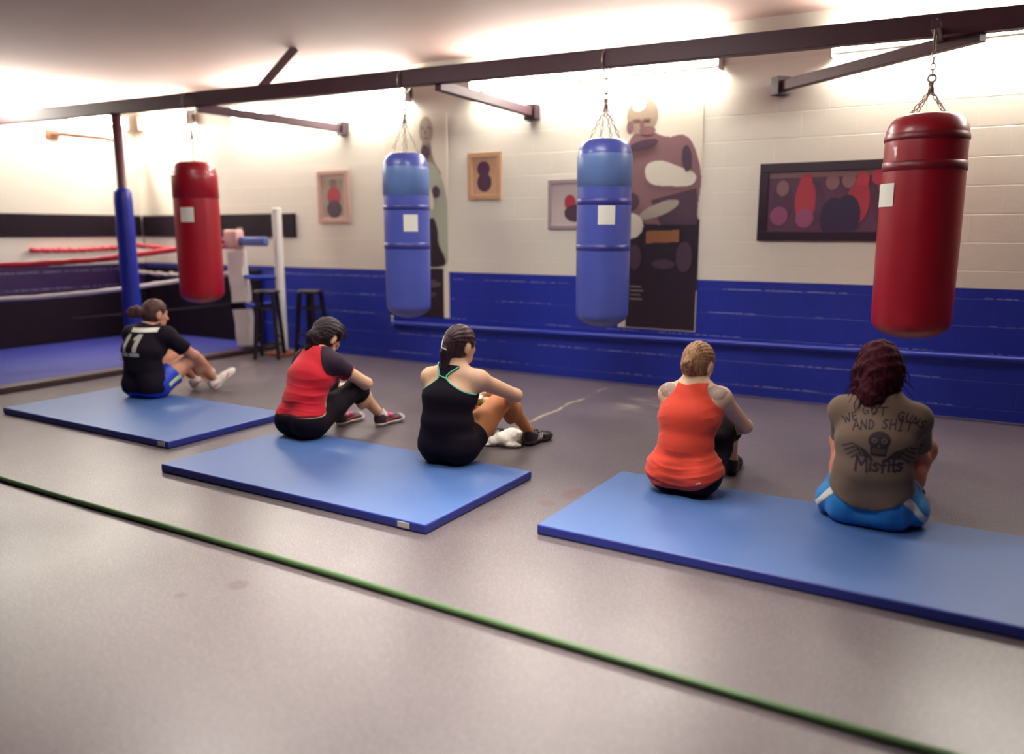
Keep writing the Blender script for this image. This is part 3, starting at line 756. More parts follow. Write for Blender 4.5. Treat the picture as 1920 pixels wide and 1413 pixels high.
def nets(F, G, relax=1):
    s = F < 0; nx, ny, nz = F.shape
    c = np.zeros((nx-1, ny-1, nz-1), np.int8)
    for dx in (0, 1):
        for dy in (0, 1):
            for dz in (0, 1): c += s[dx:nx-1+dx, dy:ny-1+dy, dz:nz-1+dz]
    I, J, Kk = np.nonzero((c > 0) & (c < 8))
    cor = [(dx, dy, dz) for dx in (0, 1) for dy in (0, 1) for dz in (0, 1)]
    val = [F[I+a, J+b, Kk+d] for a, b, d in cor]
    acc = np.zeros((len(I), 3)); cnt = np.zeros(len(I))
    for i in range(8):
        for j in range(i+1, 8):
            df = [cor[j][q]-cor[i][q] for q in range(3)]
            if sum(abs(x) for x in df) != 1: continue
            fa, fb = val[i], val[j]; mk = (fa < 0) != (fb < 0)
            t = np.where(mk, fa/np.where(mk, fa-fb, 1), 0)
            for q in range(3): acc[:, q] += np.where(mk, cor[i][q]+df[q]*t, 0)
            cnt += mk
    V = G.lo+G.h*(np.stack([I, J, Kk], 1)+acc/cnt[:, None])
    vid = np.full(c.shape, -1, np.int64); vid[I, J, Kk] = np.arange(len(I))
    Q = []
    for ax in range(3):
        sh = [slice(None)]*3; a = [slice(None)]*3; b = [slice(None)]*3
        a[ax] = slice(0, F.shape[ax]-1); b[ax] = slice(1, F.shape[ax])
        x = s[tuple(a)] != s[tuple(b)]
        i, j, k = np.nonzero(x); ijk = [i, j, k]; u, v = [(1, 2), (2, 0), (0, 1)][ax]
        ok = (ijk[u] > 0) & (ijk[v] > 0) & (ijk[u] < F.shape[u]-1) & (ijk[v] < F.shape[v]-1)
        ijk = [q[ok] for q in ijk]; fl = s[tuple(a)][ijk[0], ijk[1], ijk[2]]
        def cell(du, dv):
            w = [q.copy() for q in ijk]; w[u] -= du; w[v] -= dv
            return vid[w[0], w[1], w[2]]
        q = np.stack([cell(1, 1), cell(0, 1), cell(0, 0), cell(1, 0)], 1)
        q[~fl] = q[~fl][:, ::-1]; Q.append(q)
    Q = np.concatenate(Q); Q = Q[(Q >= 0).all(1)]
    for _ in range(relax):
        A = np.zeros_like(V); n = np.zeros(len(V))
        for e in range(4):
            np.add.at(A, Q[:, e], V[Q[:, (e+1) % 4]]); np.add.at(A, Q[:, (e+1) % 4], V[Q[:, e]])
            np.add.at(n, Q[:, e], 1); np.add.at(n, Q[:, (e+1) % 4], 1)
        V = V*.5+.5*A/np.maximum(n, 1)[:, None]
    return V, Q

def sdf_obj(name, F, G, m, parent, relax=1, label=None, mi=None):
    V, Q = nets(F, G, relax)
    o = mesh_np(name, V, Q, m, parent, None if mi is None else mi(V[Q].mean(1)))
    if label: o['label'] = label
    return o

def sample(F, G, P):
    q = (P-G.lo)/G.h; i = np.clip(np.floor(q).astype(int), 0, G.n-2); t = np.clip(q-i, 0, 1)
    r = 0
    for dx in (0, 1):
        for dy in (0, 1):
            for dz in (0, 1):
                w = (t[:, 0] if dx else 1-t[:, 0])*(t[:, 1] if dy else 1-t[:, 1])*(t[:, 2] if dz else 1-t[:, 2])
                r = r+w*F[i[:, 0]+dx, i[:, 1]+dy, i[:, 2]+dz]
    return r

def march(F, G, O, D, tmax=.9, lift=.0012, step=.003):
    D = np.array(D, float); D = D/np.linalg.norm(D)
    t = np.zeros(len(O)); out = np.full(len(O), np.nan); prev = np.full(len(O), 1.0); live = np.ones(len(O), bool)
    for _ in range(int(tmax/step)):
        P = O+D*t[:, None]; f = sample(F, G, P)
        hit = live & (f < 0)
        out[hit] = t[hit]-step*(-f[hit])/np.maximum(prev[hit]-f[hit], 1e-6)
        live &= ~hit; prev = f
        if not live.any(): break
        t[live] += step
    return O+D*(out-lift)[:, None]

def wob(X, Y, Z, seed, fx, fy, fz, n=4):
    r = np.random.RandomState(seed); a = 0
    for i in range(n):
        p = r.uniform(0, 6.28, 4); q = r.uniform(.6, 1.5, 3)
        a = a+np.sin(fx*q[0]*X+p[0]+1.3*np.sin(fz*.4*Z+p[3]))*np.sin(fz*q[2]*Z+fy*q[1]*Y+p[1]+1.2*np.sin(fx*.5*X+p[2]))
    return (a/n).astype(f32)

def Rz(a): c, s = math.cos(a), math.sin(a); return np.array([[c, -s, 0], [s, c, 0], [0, 0, 1.0]])
def Rx(a): c, s = math.cos(a), math.sin(a); return np.array([[1.0, 0, 0], [0, c, -s], [0, s, c]])
def Ry(a): c, s = math.cos(a), math.sin(a); return np.array([[c, 0, s], [0, 1.0, 0], [-s, 0, c]])
def ridges(X, Z, pitch, curve, seed, tilt=0.0):
    r = np.random.RandomState(seed); p = r.uniform(0, 6, 4)
    ph = (Z-curve*X*X-tilt*X)*(2*PI/pitch)+1.1*np.sin(X*11+p[0])+.8*np.sin(X*23+Z*19+p[1])
    a = .5+.5*np.sin(X*9+p[2]+Z*31)*np.sin(Z*47+p[3]+X*5)
    return ((1-np.abs(np.sin(ph*.5)))**2.2*np.clip(a, 0, 1)).astype(f32)
V3 = lambda *p: np.array(p, float)
unit = lambda v: v/np.linalg.norm(v)

SKIN = {}
def skin(name, c):
    SKIN[name] = mat('skin_'+name, c, .52, .4, var=.07, vscale=14, bump=.06, bscale=160, sss=.12)
    return SKIN[name]
skin('fair', lin(222, 178, 146)); skin('rosy', lin(208, 150, 124)); skin('tan', lin(198, 130, 84)); skin('pale', lin(226, 186, 156)); skin('ruddy', lin(196, 126, 104))

def hair_mat(name, c0, c1, rough=.5, spec=.3):
    m = bpy.data.materials.new(name); m.use_nodes = True; nt = m.node_tree; b = nt.nodes['Principled BSDF']; k = N(nt)
    tc = k.new('ShaderNodeTexCoord'); mp = k.new('ShaderNodeMapping'); mp.inputs['Scale'].default_value = (90, 60, 14)
    nt.links.new(tc.outputs['Object'], mp.inputs['Vector'])
    n = k.noise(mp.outputs['Vector'], 1.0, 4, .6)
    nt.links.new(k.mix(k.ramp(n, .3, .7), c0, c1), b.inputs['Base Color'])
    b.inputs['Roughness'].default_value = rough; b.inputs['Specular IOR Level'].default_value = spec
    bp = k.new('ShaderNodeBump'); bp.inputs['Strength'].default_value = .6; bp.inputs['Distance'].default_value = .003
    nt.links.new(n, bp.inputs['Height']); nt.links.new(bp.outputs['Normal'], b.inputs['Normal'])
    return m
HM = dict(brown=hair_mat('dark_brown_hair', lin(48, 26, 30), lin(86, 52, 46)), black=hair_mat('black_hair', lin(20, 10, 18), lin(44, 26, 34), .55, .25),
          espresso=hair_mat('espresso_hair', lin(30, 14, 22), lin(66, 36, 42), .45), light=hair_mat('light_brown_hair', lin(104, 68, 50), lin(176, 132, 92)),
          auburn=hair_mat('auburn_hair', lin(46, 12, 26), lin(76, 26, 36), .75, .12))
CL = dict(black=mat('black_jersey', lin(22, 12, 26), .85, .2, bump=.35, bscale=220), black2=mat('black_leggings', lin(20, 9, 22), .8, .2, bump=.2, bscale=260),
          red=mat('red_cotton', lin(200, 18, 40), .75, .3, var=.06, vscale=18, bump=.3, bscale=240, sheen=.15), sleeve=mat('charcoal_sleeve', lin(40, 20, 40), .75, .3, bump=.3, bscale=240),
          coral=mat('coral_cotton', lin(226, 70, 48), .75, .3, var=.08, vscale=30, bump=.3, bscale=260, sheen=.15), olive=mat('olive_brown_cotton', lin(112, 92, 78), .8, .3, var=.08, vscale=20, bump=.3, bscale=240, sheen=.1),
          navy=mat('royal_blue_shorts', lin(30, 62, 190), .45, .5, var=.08), sky=mat('sky_blue_shorts', lin(42, 134, 204), .5, .4, var=.07, bump=.3, bscale=200, sheen=.1),
          white=mat('white_fabric', lin(226, 222, 210), .7), lime=mat('lime_white_stripe', lin(206, 226, 180), .6), mint=mat('mint_piping', lin(88, 196, 160), .6), sock=mat('white_sock', lin(232, 226, 214), .85, bump=.4, bscale=300),
          print=mat('dark_shirt_print', lin(42, 28, 40), .8), grey=mat('pale_grey_print', lin(178, 174, 166), .7), tie=mat('grey_hair_tie', lin(190, 184, 190), .4), ink=mat('tattoo_ink', lin(160, 134, 124), .6), violet=mat('violet_hair_tie', lin(96, 60, 130), .6))
SM = dict(white=mat('white_trainer', lin(222, 214, 206), .5, var=.05), whitesole=mat('cream_sole', lin(224, 218, 206), .6), pink=mat('pink_trim', lin(206, 120, 150), .5), hotpink=mat('hot_pink_lace', lin(240, 96, 160), .6),
          dark=mat('charcoal_trainer', lin(48, 32, 42), .5), red=mat('crimson_trim', lin(206, 34, 66), .5), black=mat('black_trainer', lin(30, 20, 28), .4), blacksole=mat('black_sole', lin(24, 16, 22), .55), greytoe=mat('grey_mesh', lin(168, 160, 164), .7), white2=mat('white_stripe', lin(226, 222, 220), .5))

# ------------------------------------------------------------------ shoes, built once per pair in their own frame (x side, y toe, z up)
def make_shoe(parent, upper, sole, lace, side=1, stripes=None, toe=None, swoosh=None, accent=None):
    G = Grid((-.07, -.04, -.012), (.07, .30, .14), .0035); X, Y, Z = G.xyz()
    pr = [ell((0, .045, .046), (.035, .05, .052), .02), cone((0, .05, .05), (0, .165, .036), .041, .037, .03, (.95, 1, 1)), ell((.006*side, .21, .031), (.043, .064, .033), .03),
          cone((0, .045, .06), (0, .032, .115), .040, .036, .03, (.92, 1, 1)), cone((0, .09, .072), (0, .17, .048), .024, .02, .02)]
    F = field(G, pr); Fs = field(G, pr, .0045)
    spring = .018*np.clip((Y-.19)/.09, 0, 1)**2
    up = np.maximum(F, .020+spring-Z); up = np.maximum(up, Z-(.085+.035*np.clip((.05-Y)/.06, -.4, .5)))
    up = up.astype(f32)
    so = np.maximum(np.maximum(Fs, Z-(.026+spring)), spring*.8-Z).astype(f32)
    o = sdf_obj('shoe', up, G, upper, parent)
    sdf_obj('sole', so, G, sole, o)
    if toe: sdf_obj('toe_cap', np.maximum(np.maximum(field(G, pr, .0015), .215-Y), .022+spring-Z).astype(f32), G, toe, o)
    if accent:
        a = np.maximum(np.abs(Z-.034-.02*np.sin(Y*40))-.007, field(G, pr, .0016)); a = np.maximum(a, np.maximum(.0-Y, Y-.2)); sdf_obj('trim', a.astype(f32), G, accent, o)
    down = lambda x, y: march(up, G, np.stack([x, y, np.full(x.shape, .135)], 1), (0, 0, -1), .13, .0015)
    bm = bmesh.new()
    for i in range(5):
        y = .095+.017*i; xs = np.linspace(-.024, .024, 7)
        for sgn in (-1, 1):
            P = down(xs, y+sgn*.007*xs/.024); P = P[np.isfinite(P).all(1)]
            if len(P) > 2: add_tube(bm, P, .003, 6)
    for sgn in (-1, 1):   # bow
        pts = [(0, .09, .092), (sgn*.02, .085, .104), (sgn*.036, .095, .098), (sgn*.02, .10, .09), (0, .092, .091)]
        add_tube(bm, pts, .0028, 6); add_tube(bm, [(0, .09, .092), (sgn*.016, .112, .088), (sgn*.034, .125, .066)], .0026, 6)
    obj('laces', bm, lace, o)
    for sx in (-1, 1):
        mp = lambda u, v, sx=sx: march(up, G, np.stack([np.full(u.shape, sx*.069), u, v], 1), (-sx, 0, 0), .08, .0012, .002)
        if stripes:
            raster('side_stripe', lambda u, v: (v > .030) & (v < .074-.12*(u-.1)) & ((np.abs(u-.100-(v-.05)*.6) < .0045) | (np.abs(u-.120-(v-.05)*.6) < .0045) | (np.abs(u-.140-(v-.05)*.6) < .0045)), -.0+.06, .18, .03, .08, .0015, mp, stripes, o)
        if swoosh:
            raster('side_mark', lambda u, v: (v > .036+.9*np.clip(u-.075, 0, 1)**1.0*.12) & (v < .036+.018*np.clip(1-(u-.05)/.14, 0, 1)+.12*np.clip(u-.075, 0, 1)) & (u > .05) & (u < .19), .05, .19, .03, .08, .0015, mp, swoosh, o)
    return o
def place_shoe(o, heel, toe, roll=0.0):
    f = unit(V3(*toe)-V3(*heel)); s = unit(np.cross(f, V3(0, 0, 1))); u = np.cross(s, f)
    R = np.stack([s, f, u], 1)@Ry(roll)
    o.matrix_local = Matrix([[*R[i], heel[i]] for i in range(3)]+[[0, 0, 0, 1]])
    return V3(*heel)+R@V3(0, .04, .095)       # ankle point
def copy_tree(o, parent):
    c = o.copy(); COL.objects.link(c); c.parent = parent
    for ch in o.children: copy_tree(ch, c)
    return c

def hand(pr, w, d, n, right, curl=.5, k=.010, thumb=.6):
    d = unit(V3(*d)); n = unit(V3(*n)-d*np.dot(V3(*n), d)); s = np.cross(d, n)*(1 if right else -1)
    w = V3(*w)
    for i in range(4):
        off = (1.5-i)*.0195
        kn = w+d*(.088-.004*abs(i-1.2))+s*off
        pr.append(cone(w+s*off*.5+d*.005, kn, .0165, .0115, .014, g='hand'))
        p = kn; L = (.92, 1.0, .94, .74)[i]; a = 0
        for j, (ln, r0, r1) in enumerate(((.042, .0098, .0088), (.026, .0088, .0080), (.021, .0080, .0066))):
            a += curl*(.75, .95, .6)[j]*(1+.08*i)
            q = p+(d*math.cos(a)+n*math.sin(a))*ln*L
            pr.append(cone(p, q, r0, r1, .005, g='hand')); p = q
    p = w+d*.022+s*.018
    q = p+(d*.62+s*.62+n*thumb*.6)*.040; pr.append(cone(p, q, .0145, .0115, .012, g='hand'))
    r = q+unit(d*.85+s*.15+n*thumb)*.034; pr.append(cone(q, r, .0112, .0085, .006, g='hand'))

# ------------------------------------------------------------------ a seated person; returns everything the clothes need
def head_prims(fr, female=True):
    e = lambda c, r, k=.016: ell(c, r, k, fr, 'head')
    pr = [e((0, -.012, .022), (.074, .094, .090)), e((0, .028, -.042), (.056, .066, .072), .03), e((0, .066, -.092), (.026, .022, .020), .022), e((.030, .030, -.078), (.026, .04, .024), .02), e((-.030, .030, -.078), (.026, .04, .024), .02),
          e((.036, .062, -.022), (.022, .022, .018), .018), e((-.036, .062, -.022), (.022, .022, .018), .018), e((0, .074, .022), (.045, .016, .014), .02),
          cone((0, .086, .006), (0, .109, -.030), .008, .0125, .010, fr=fr, g='head'), e((.011, .098, -.034), (.009, .010, .007), .006), e((-.011, .098, -.034), (.009, .010, .007), .006),
          e((0, .090, -.057), (.021, .010, .0055), .005), e((0, .087, -.067), (.019, .010, .0065), .005)]
    for sx in (-1, 1):
        f = (fr[0]+fr[1]@V3(sx*.073, -.004, -.014), fr[1]@Rz(sx*-.35)@Rx(-.15))
        pr += [ell((sx*.009, -.007, 0), (.009, .020, .033), .006, f, 'head'), ell((sx*.014, -.015, .008), (.006, .009, .023), .004, f, 'head'), ell((0, .004, -.022), (.007, .008, .010), .006, f, 'head')]
    return pr

def person(label, X0, Y0, p):
    e = empty('person', (X0, Y0, 0), label, 'person', None)
    tw = math.radians(p.get('tw', 0)); T = (V3(0, 0, 0), Rz(tw)); g = p.get('girth', 1.0)
    t2w = lambda q: T[1]@V3(*q)
    pr = []
    (ply, wy, cy, uy), c7 = p['spine'], p['c7']
    wz, cz, uz = p.get('z', (.30, .44, .545))
    c = lambda a, b, ra, rb, k=.03, s=(1.38, 1, 1): pr.append(cone(a, b, ra*g, rb*g, k, s, T, 'torso'))
    wf = p.get('waist', 1.0)
    c((0, ply, .172), (0, wy, wz), .112, .098*wf); c((0, wy, wz), (0, cy, cz), .098*wf, .108); c((0, cy, cz), (0, uy, uz), .106, .082, .03, (1.46, 1, 1))
    c((0, uy, uz), c7, .07, .055, .04, (1.2, 1, 1))
    for sx in (-1, 1):
        hg = p.get('hips', 1.0); pr.append(ell((sx*.088*g*hg, ply-.02, .158), (.098*g*hg, .118*g*hg, .108), .045, T, 'torso'))
        if p.get('bust', True): pr.append(ell((sx*.065, cy+.095*g, cz+.0), (.062, .05, .06), .03, T, 'torso'))
    RS, LS = V3(*p['RS']), V3(*p['LS'])
    for s_, sh in ((1, RS), (-1, LS)):
        pr.append(cone(c7-0*V3(*c7) if False else V3(*c7)+V3(s_*.02, 0, -.02), sh*V3(.92, 1, 1)+V3(0, -.01, 0), .050, .050*g, .05, fr=T, g='torso'))
        pr.append(ell(sh*V3(.62, 1, 1)+V3(0, -.035, -.075), (.062, .045, .075), .04, T, 'torso'))      # shoulder blade
    RSw, LSw = t2w(RS), t2w(LS)
    hc = V3(*p['head']); hy, hp, hr = [math.radians(a) for a in p.get('hrot', (0, -8, 0))]
    HR = Rz(hy)@Rx(hp)@Ry(hr); H = (hc, HR)
    c7w = t2w(c7)
    pr.append(cone(c7w+V3(0, .012, -.03), hc+HR@V3(0, -.018, -.07), .056*p.get('neck', 1), .050*p.get('neck', 1), .03, g='neck'))
    head = head_prims(H)
    arms = []; ag = p.get('arm', 1.0)
    for sh, k_, rt in ((RSw, 'R', True), (LSw, 'L', False)):
        E_, W_ = V3(*p[k_+'E']), V3(*p[k_+'W'])
        arms += [ell(sh, (.058*ag,)*3, .04, g='upper'), cone(sh, E_, .052*ag, .039*ag, .03, g='upper'), cone(E_, E_*.62+W_*.38, .039*ag, .041*ag, .02, g='fore'), cone(E_*.62+W_*.38, W_, .041*ag, .025*ag, .02, g='fore')]
        hd = p.get(k_+'h', (W_-E_)); hn = p.get(k_+'n', (0, -1, 0)); hand(arms, W_, hd, hn, rt, p.get(k_+'c', .45))
    legs = []; lg = p.get('leg', 1.0)
    for k_, sx in (('R', 1), ('L', -1)):
        hp_ = t2w((sx*.092*g, ply+.02, .158)); Kn, An = V3(*p[k_+'K']), V3(*p[k_+'A'])
        mid = hp_*.55+Kn*.45; calf = Kn*.68+An*.32; back = unit(np.cross(An-Kn, V3(1, 0, 0)))
        if back[1] > 0: back = -back
        legs += [cone(hp_, mid, .090*lg*g, .076*lg, .04, g='thigh'), cone(mid, Kn, .076*lg, .058*lg, .03, g='thigh'), ell(Kn+V3(0, .01, .005), (.052*lg, .056*lg, .056*lg), .03, g='thigh'),
                 cone(Kn, calf, .053*lg, .052*lg, .03, g='shin'), ell(calf+back*.022, (.042*lg, .05*lg, .075*lg), .04, g='shin'), cone(calf, An, .048*lg, .033, .03, g='shin'), cone(An, An+V3(0, .02, -.03), .033, .034, .02, g='shin')]
    allp = pr+head+legs+arms
    G = Grid((-.42, -.28, -.0), (.42, max(p['RA'][1], p['LA'][1])+.14, max(.92, hc[2]+.15)), .0056)
    F = field(G, allp)
    X, Y, Z = G.xyz()
    seat = p.get('edge', .1)
    clip = np.where(Y < seat, f32(.052)-Z, f32(.004)-Z)
    F = smax(F, clip.astype(f32), .01)
    R = dict(e=e, G=G, F=F, torso=pr, head=head, legs=legs, arms=arms, T=T, H=H, tw=tw, c7w=c7w, RSw=RSw, LSw=LSw, X=X, Y=Y, Z=Z, clip=clip, p=p, g=g, seat=seat)
    body = sdf_obj('body', F, G, SKIN[p['skin']], e, 1)
    R['body'] = body
    # face details: eyes and brows
    for sx in (-1, 1):
        bm = bmesh.new(); bmesh.ops.create_uvsphere(bm, u_segments=14, v_segments=10, radius=.0115)
        o = obj('eye', bm, M['white'], e, True); o.location = hc+HR@V3(sx*.031, .071, -.002)
        bm = bmesh.new(); bmesh.ops.create_uvsphere(bm, u_segments=12, v_segments=8, radius=.0058)
        i_ = obj('iris', bm, HM['espresso'], o, True); i_.location = HR@V3(0, .0075, -.001)
        bm = bmesh.new(); add_tube(bm, [hc+HR@V3(sx*a, b, d) for a, b, d in ((.014, .088, .016), (.030, .086, .021), (.046, .074, .017))], .003, 6); obj('eyebrow', bm, p['hairm'], e)
    return R

def arm_sleeve(R, k_, t, loose, G=None):
    """sleeve round the upper arm, cut square at fraction t"""
    p = R['p']; sh = R['RSw'] if k_ == 'R' else R['LSw']; E_ = V3(*p[k_+'E']); end = sh+(E_-sh)*t; d = unit(E_-sh); ag = p.get('arm', 1.0)
    G = G or R['G']
    A = field(G, [ell(sh, (.058*ag,)*3, .04), cone(sh, end+d*.05, .052*ag, .046*ag, .03)], loose)
    X, Y, Z = G.xyz()
    cut = (X-end[0])*d[0]+(Y-end[1])*d[1]+(Z-end[2])*d[2]
    return np.maximum(A, cut.astype(f32)), cut

def neck_cut(R, up=.02, rad=.055):
    """keeps cloth below the neckline"""
    hc, HR = R['H']; c = R['c7w']+V3(0, .0, up); d = unit((hc+HR@V3(0, -.02, -.07))-R['c7w']); d = unit(d+V3(0, -.25, .35))
    al = (R['X']-c[0])*d[0]+(R['Y']-c[1])*d[1]+(R['Z']-c[2])*d[2]
    ds = np.sqrt(np.maximum((R['X']-c[0])**2+(R['Y']-c[1])**2+(R['Z']-c[2])**2-al*al, 0))
    return np.minimum(al, .088-ds).astype(f32)

def tcoord(R):
    c, s = math.cos(R['tw']), math.sin(R['tw']); return R['X']*c+R['Y']*s, -R['X']*s+R['Y']*c
def on_back(R, F, lift=.0015):
    """maps (u, z) on the torso's own back plane onto a cloth field"""
    c, s = math.cos(R['tw']), math.sin(R['tw']); G = R['G']
    def f(u, v):
        y0 = -.25
        O = np.stack([u*c-y0*s, u*s+y0*c, v], 1)
        return march(F, G, O, (-s, c, 0), .6, lift)
    return f

def leg_piece(R, k_, m_off, stop=None, shin=False, loose0=.008):
    p = R['p']; L = [q for q in R['legs'] if q['g'] == 'thigh']
    n = len(L)//2; L = L[:n] if k_ == 'R' else L[n:]
    Ls = [q for q in R['legs'] if q['g'] == 'shin']; n = len(Ls)//2; Ls = Ls[:n] if k_ == 'R' else Ls[n:]
    A = field(R['G'], L+(Ls if shin else []), m_off)
    if stop is not None:
        c, d = stop; A = np.maximum(A, ((R['X']-c[0])*d[0]+(R['Y']-c[1])*d[1]+(R['Z']-c[2])*d[2]).astype(f32))
    return A

def cap_hair(R, m, grow=.013, nape=-.085, tie=(0, -.10, .0), groove=.0022, ngr=34, extra=(), messy=0.0, front=(.02, .62), h=.0045, seed=3, box=.06, curls=0, curl_len=.06, label=None, down=.0):
    hc, HR = R['H']
    ex = [cone(*(V3(*q) if i < 2 else q for i, q in enumerate(a[:4])), a[4] if len(a) > 4 else .02, (1, 1, 1), R['H']) for a in extra]
    lo = hc-V3(.13, .2, .16+down)-box; hi = hc+V3(.13, .13, .15)+box
    G = Grid(lo, hi, h); X, Y, Z = G.xyz()
    q = [HR[0, i]*(X-hc[0])+HR[1, i]*(Y-hc[1])+HR[2, i]*(Z-hc[2]) for i in range(3)]
    F = field(G, [ell((0, -.012, .022), (.074+grow, .094+grow, .090+grow), 0, R['H']), ell((0, -.03, -.03), (.062+grow*.6, .066+grow*.6, .06), .03, R['H'])])
    line = q[1]-(front[0]+front[1]*(q[2]+.01))
    F = smax(F, line.astype(f32), .012); F = smax(F, (nape-q[2]-.15*np.abs(q[0])).astype(f32), .012)
    # free the ears
    for sx in (-1, 1):
        de = np.sqrt((q[0]-sx*.088)**2+(q[1]+.006)**2+((q[2]+.014)*.75)**2)-.036
        F = smax(F, -de.astype(f32), .008)
    if ex:
        E2 = field(G, ex); F = smin(F, E2, .02)
    # combed grooves that run to the tie
    t = V3(*tie); dx, dz, dy = q[0]-t[0], q[2]-t[2], q[1]-t[1]
    ang = np.arctan2(dx, dz+.25*dy)
    F = F+f32(groove)*np.sin(ang*ngr+2*np.sin(q[1]*30)).astype(f32)
    if messy: F = F+f32(messy)*wob(X, Y, Z, seed, 70, 60, 60, 6)+f32(messy*.6)*wob(X, Y, Z, seed+5, 150, 130, 140, 5)
    F = F.astype(f32)
    if not curls: return sdf_obj('hair', F, G, m, R['e'], 1, label)
    V, Q = nets(F, G, 1)
    o = mesh_np('hair', V, Q, m, R['e'])
    bm = bmesh.new(); bm.from_mesh(o.data); rr = random.Random(seed)
    for _ in range(curls):
        v = V[rr.randrange(len(V))]; pts = []; d = unit(v-hc)
        tang = unit(np.cross(d, V3(rr.uniform(-1, 1), rr.uniform(-1, 1), .3))+V3(0, 0, -.9)); n = 9; L = curl_len*rr.uniform(.5, 1.3); ph = rr.uniform(0, 6)
        q_ = v-d*.004
        for i in range(n):
            pts.append(q_.copy()); tang = unit(tang+d*.25*math.sin(ph+i*.9)+V3(rr.uniform(-.3, .3), rr.uniform(-.3, .3), rr.uniform(-.3, .1))); q_ = q_+tang*L/n
        add_tube(bm, pts, [.0028*(1-.6*i/n) for i in range(n)], 5)
    bm.to_mesh(o.data); bm.free()
    for pl in o.data.polygons: pl.use_smooth = True
    if label: o['label'] = label
    return o

# ================================================================== person 1: black numbered shirt, far left
R = person('person in a black shirt numbered 11 and blue shorts, reaching for the right ankle', -5.97, 4.08, dict(
    skin='rosy', hairm=HM['brown'], tw=14, girth=1.0, spine=(-.04, -.075, -.07, -.03), c7=(0, .01, .615), RS=(.165, .03, .555), LS=(-.165, .02, .555), head=(.005, .088, .726), hrot=(-6, -10, 0), neck=1.05,
    RE=(.185, .29, .365), RW=(.105, .505, .205), Rh=(-.02, .55, -.75), Rn=(-.5, -.6, -.3), Rc=.55, LE=(-.19, .27, .36), LW=(-.07, .49, .22), Lh=(.25, .5, -.6), Ln=(.5, -.6, -.3), Lc=.5, arm=1.05,
    RK=(.125, .32, .335), RA=(.105, .565, .095), LK=(-.13, .31, .335), LA=(-.12, .53, .09), leg=1.05, edge=.12))
X, Y, Z = R['X'], R['Y'], R['Z']; G = R['G']; tx, ty = tcoord(R)
F0 = smin(field(G, R['torso'], .016), smin(arm_sleeve(R, 'R', .66, .018)[0], arm_sleeve(R, 'L', .66, .018)[0], .02), .03)
F0 = F0+f32(.0035)*wob(X, Y, Z, 11, 16, 14, 34)
hem = .098+.85*np.clip(ty+.09, 0, .25)
Fsh = smax(np.maximum(np.maximum(F0, hem-Z), neck_cut(R, .032)), R['clip'], .006).astype(f32)
sdf_obj('shirt', Fsh, G, CL['black'], R['e'])
bk = on_back(R, Fsh)
def digits(u, v):
    k = np.zeros(u.shape, bool)
    for cx in (-.082, .024):
        s = cx+(v-.50)*.10
        k |= (np.abs(u-s-.012) < .019) & (v > .43) & (v < .582)
        k |= poly(u, v, [(cx-.030, .550), (cx+.012, .584), (cx+.022, .560), (cx-.020, .529)])
        k |= (np.abs(u-cx-.001) < .047) & (v > .406) & (v < .436)
    return k & ~(np.abs(v-.437) < .0025)
raster('number_print', digits, -.16, .11, .39, .60, .0022, bk, CL['grey'], R['e'], 'pale grey number 11 on the back')
raster('name_bar', lambda u, v: (np.abs(u-.045) < .105) & (np.abs(v-.612+.12*(u-.045)*0) < .017), -.08, .17, .58, .64, .0022, bk, CL['white'], R['e'], 'white bar across the shoulders')
pel = field(G, R['torso'], .013)
sh = np.maximum(pel, Z-.24)
for k_ in 'RL':
    hp_ = V3(.1 if k_ == 'R' else -.1, 0, .15); Kn = V3(*R['p'][k_+'K']); c = hp_+(Kn-hp_)*.42; d = unit(Kn-hp_)
    sh = smin(sh, leg_piece(R, k_, .017, (c, d)), .03)
    if k_ == 'R': cR, dR = c, d
sh = smax(sh+f32(.002)*wob(X, Y, Z, 4, 30, 30, 30), R['clip'], .006).astype(f32)
sdf_obj('shorts', sh, G, CL['navy'], R['e'])
pv = unit(np.cross(V3(1, 0, 0), dR)); al = (X-cR[0])*dR[0]+(Y-cR[1])*dR[1]+(Z-cR[2])*dR[2]; pe = (X-cR[0])*pv[0]+(Y-cR[1])*pv[1]+(Z-cR[2])*pv[2]
st = np.maximum(sh-f32(.002), np.maximum(np.abs(pe+.012)-.021, .115-X)); st = np.maximum(st, -.13-al)
sdf_obj('stripe', st.astype(f32), G, CL['lime'], R['e'], label='lime and white stripe on the shorts')
cap_hair(R, HM['brown'], .012, tie=(0, -.11, .01), extra=[((0, -.10, .01), (0, -.135, .0), .028, .026, .02), ((0, -.16, .0), (-.02, -.20, -.015), .045, .036, .02), ((.01, -.17, .02), (0, -.20, .015), .036, .026, .015)], messy=.003, curls=90, curl_len=.05, box=.09)
hc, HR = R['H']
bm = bmesh.new(); add_torus(bm, hc+HR@V3(0, -.125, .004), .026, .007, HR@V3(1, 0, 0), HR@V3(0, 0, 1), 18, 8); obj('hair_tie', bm, CL['violet'], R['e'])
s1 = make_shoe(R['e'], SM['white'], SM['whitesole'], SM['whitesole'], 1, accent=SM['pink'])
place_shoe(s1, (.105, .535, .004), (.13, .71, .125))
s2 = copy_tree(s1, R['e']); place_shoe(s2, (-.12, .50, .004), (-.14, .69, .10))
for k_, a in (('R', V3(.105, .565, .10)), ('L', V3(-.12, .53, .095))):
    bm = bmesh.new(); Kn = V3(*R['p'][k_+'K']); d = unit(Kn-a); add_tube(bm, [a-d*.03, a+d*.0, a+d*.045], [.038, .0385, .0375], 20, False); obj('sock', bm, CL['sock'], R['e'])

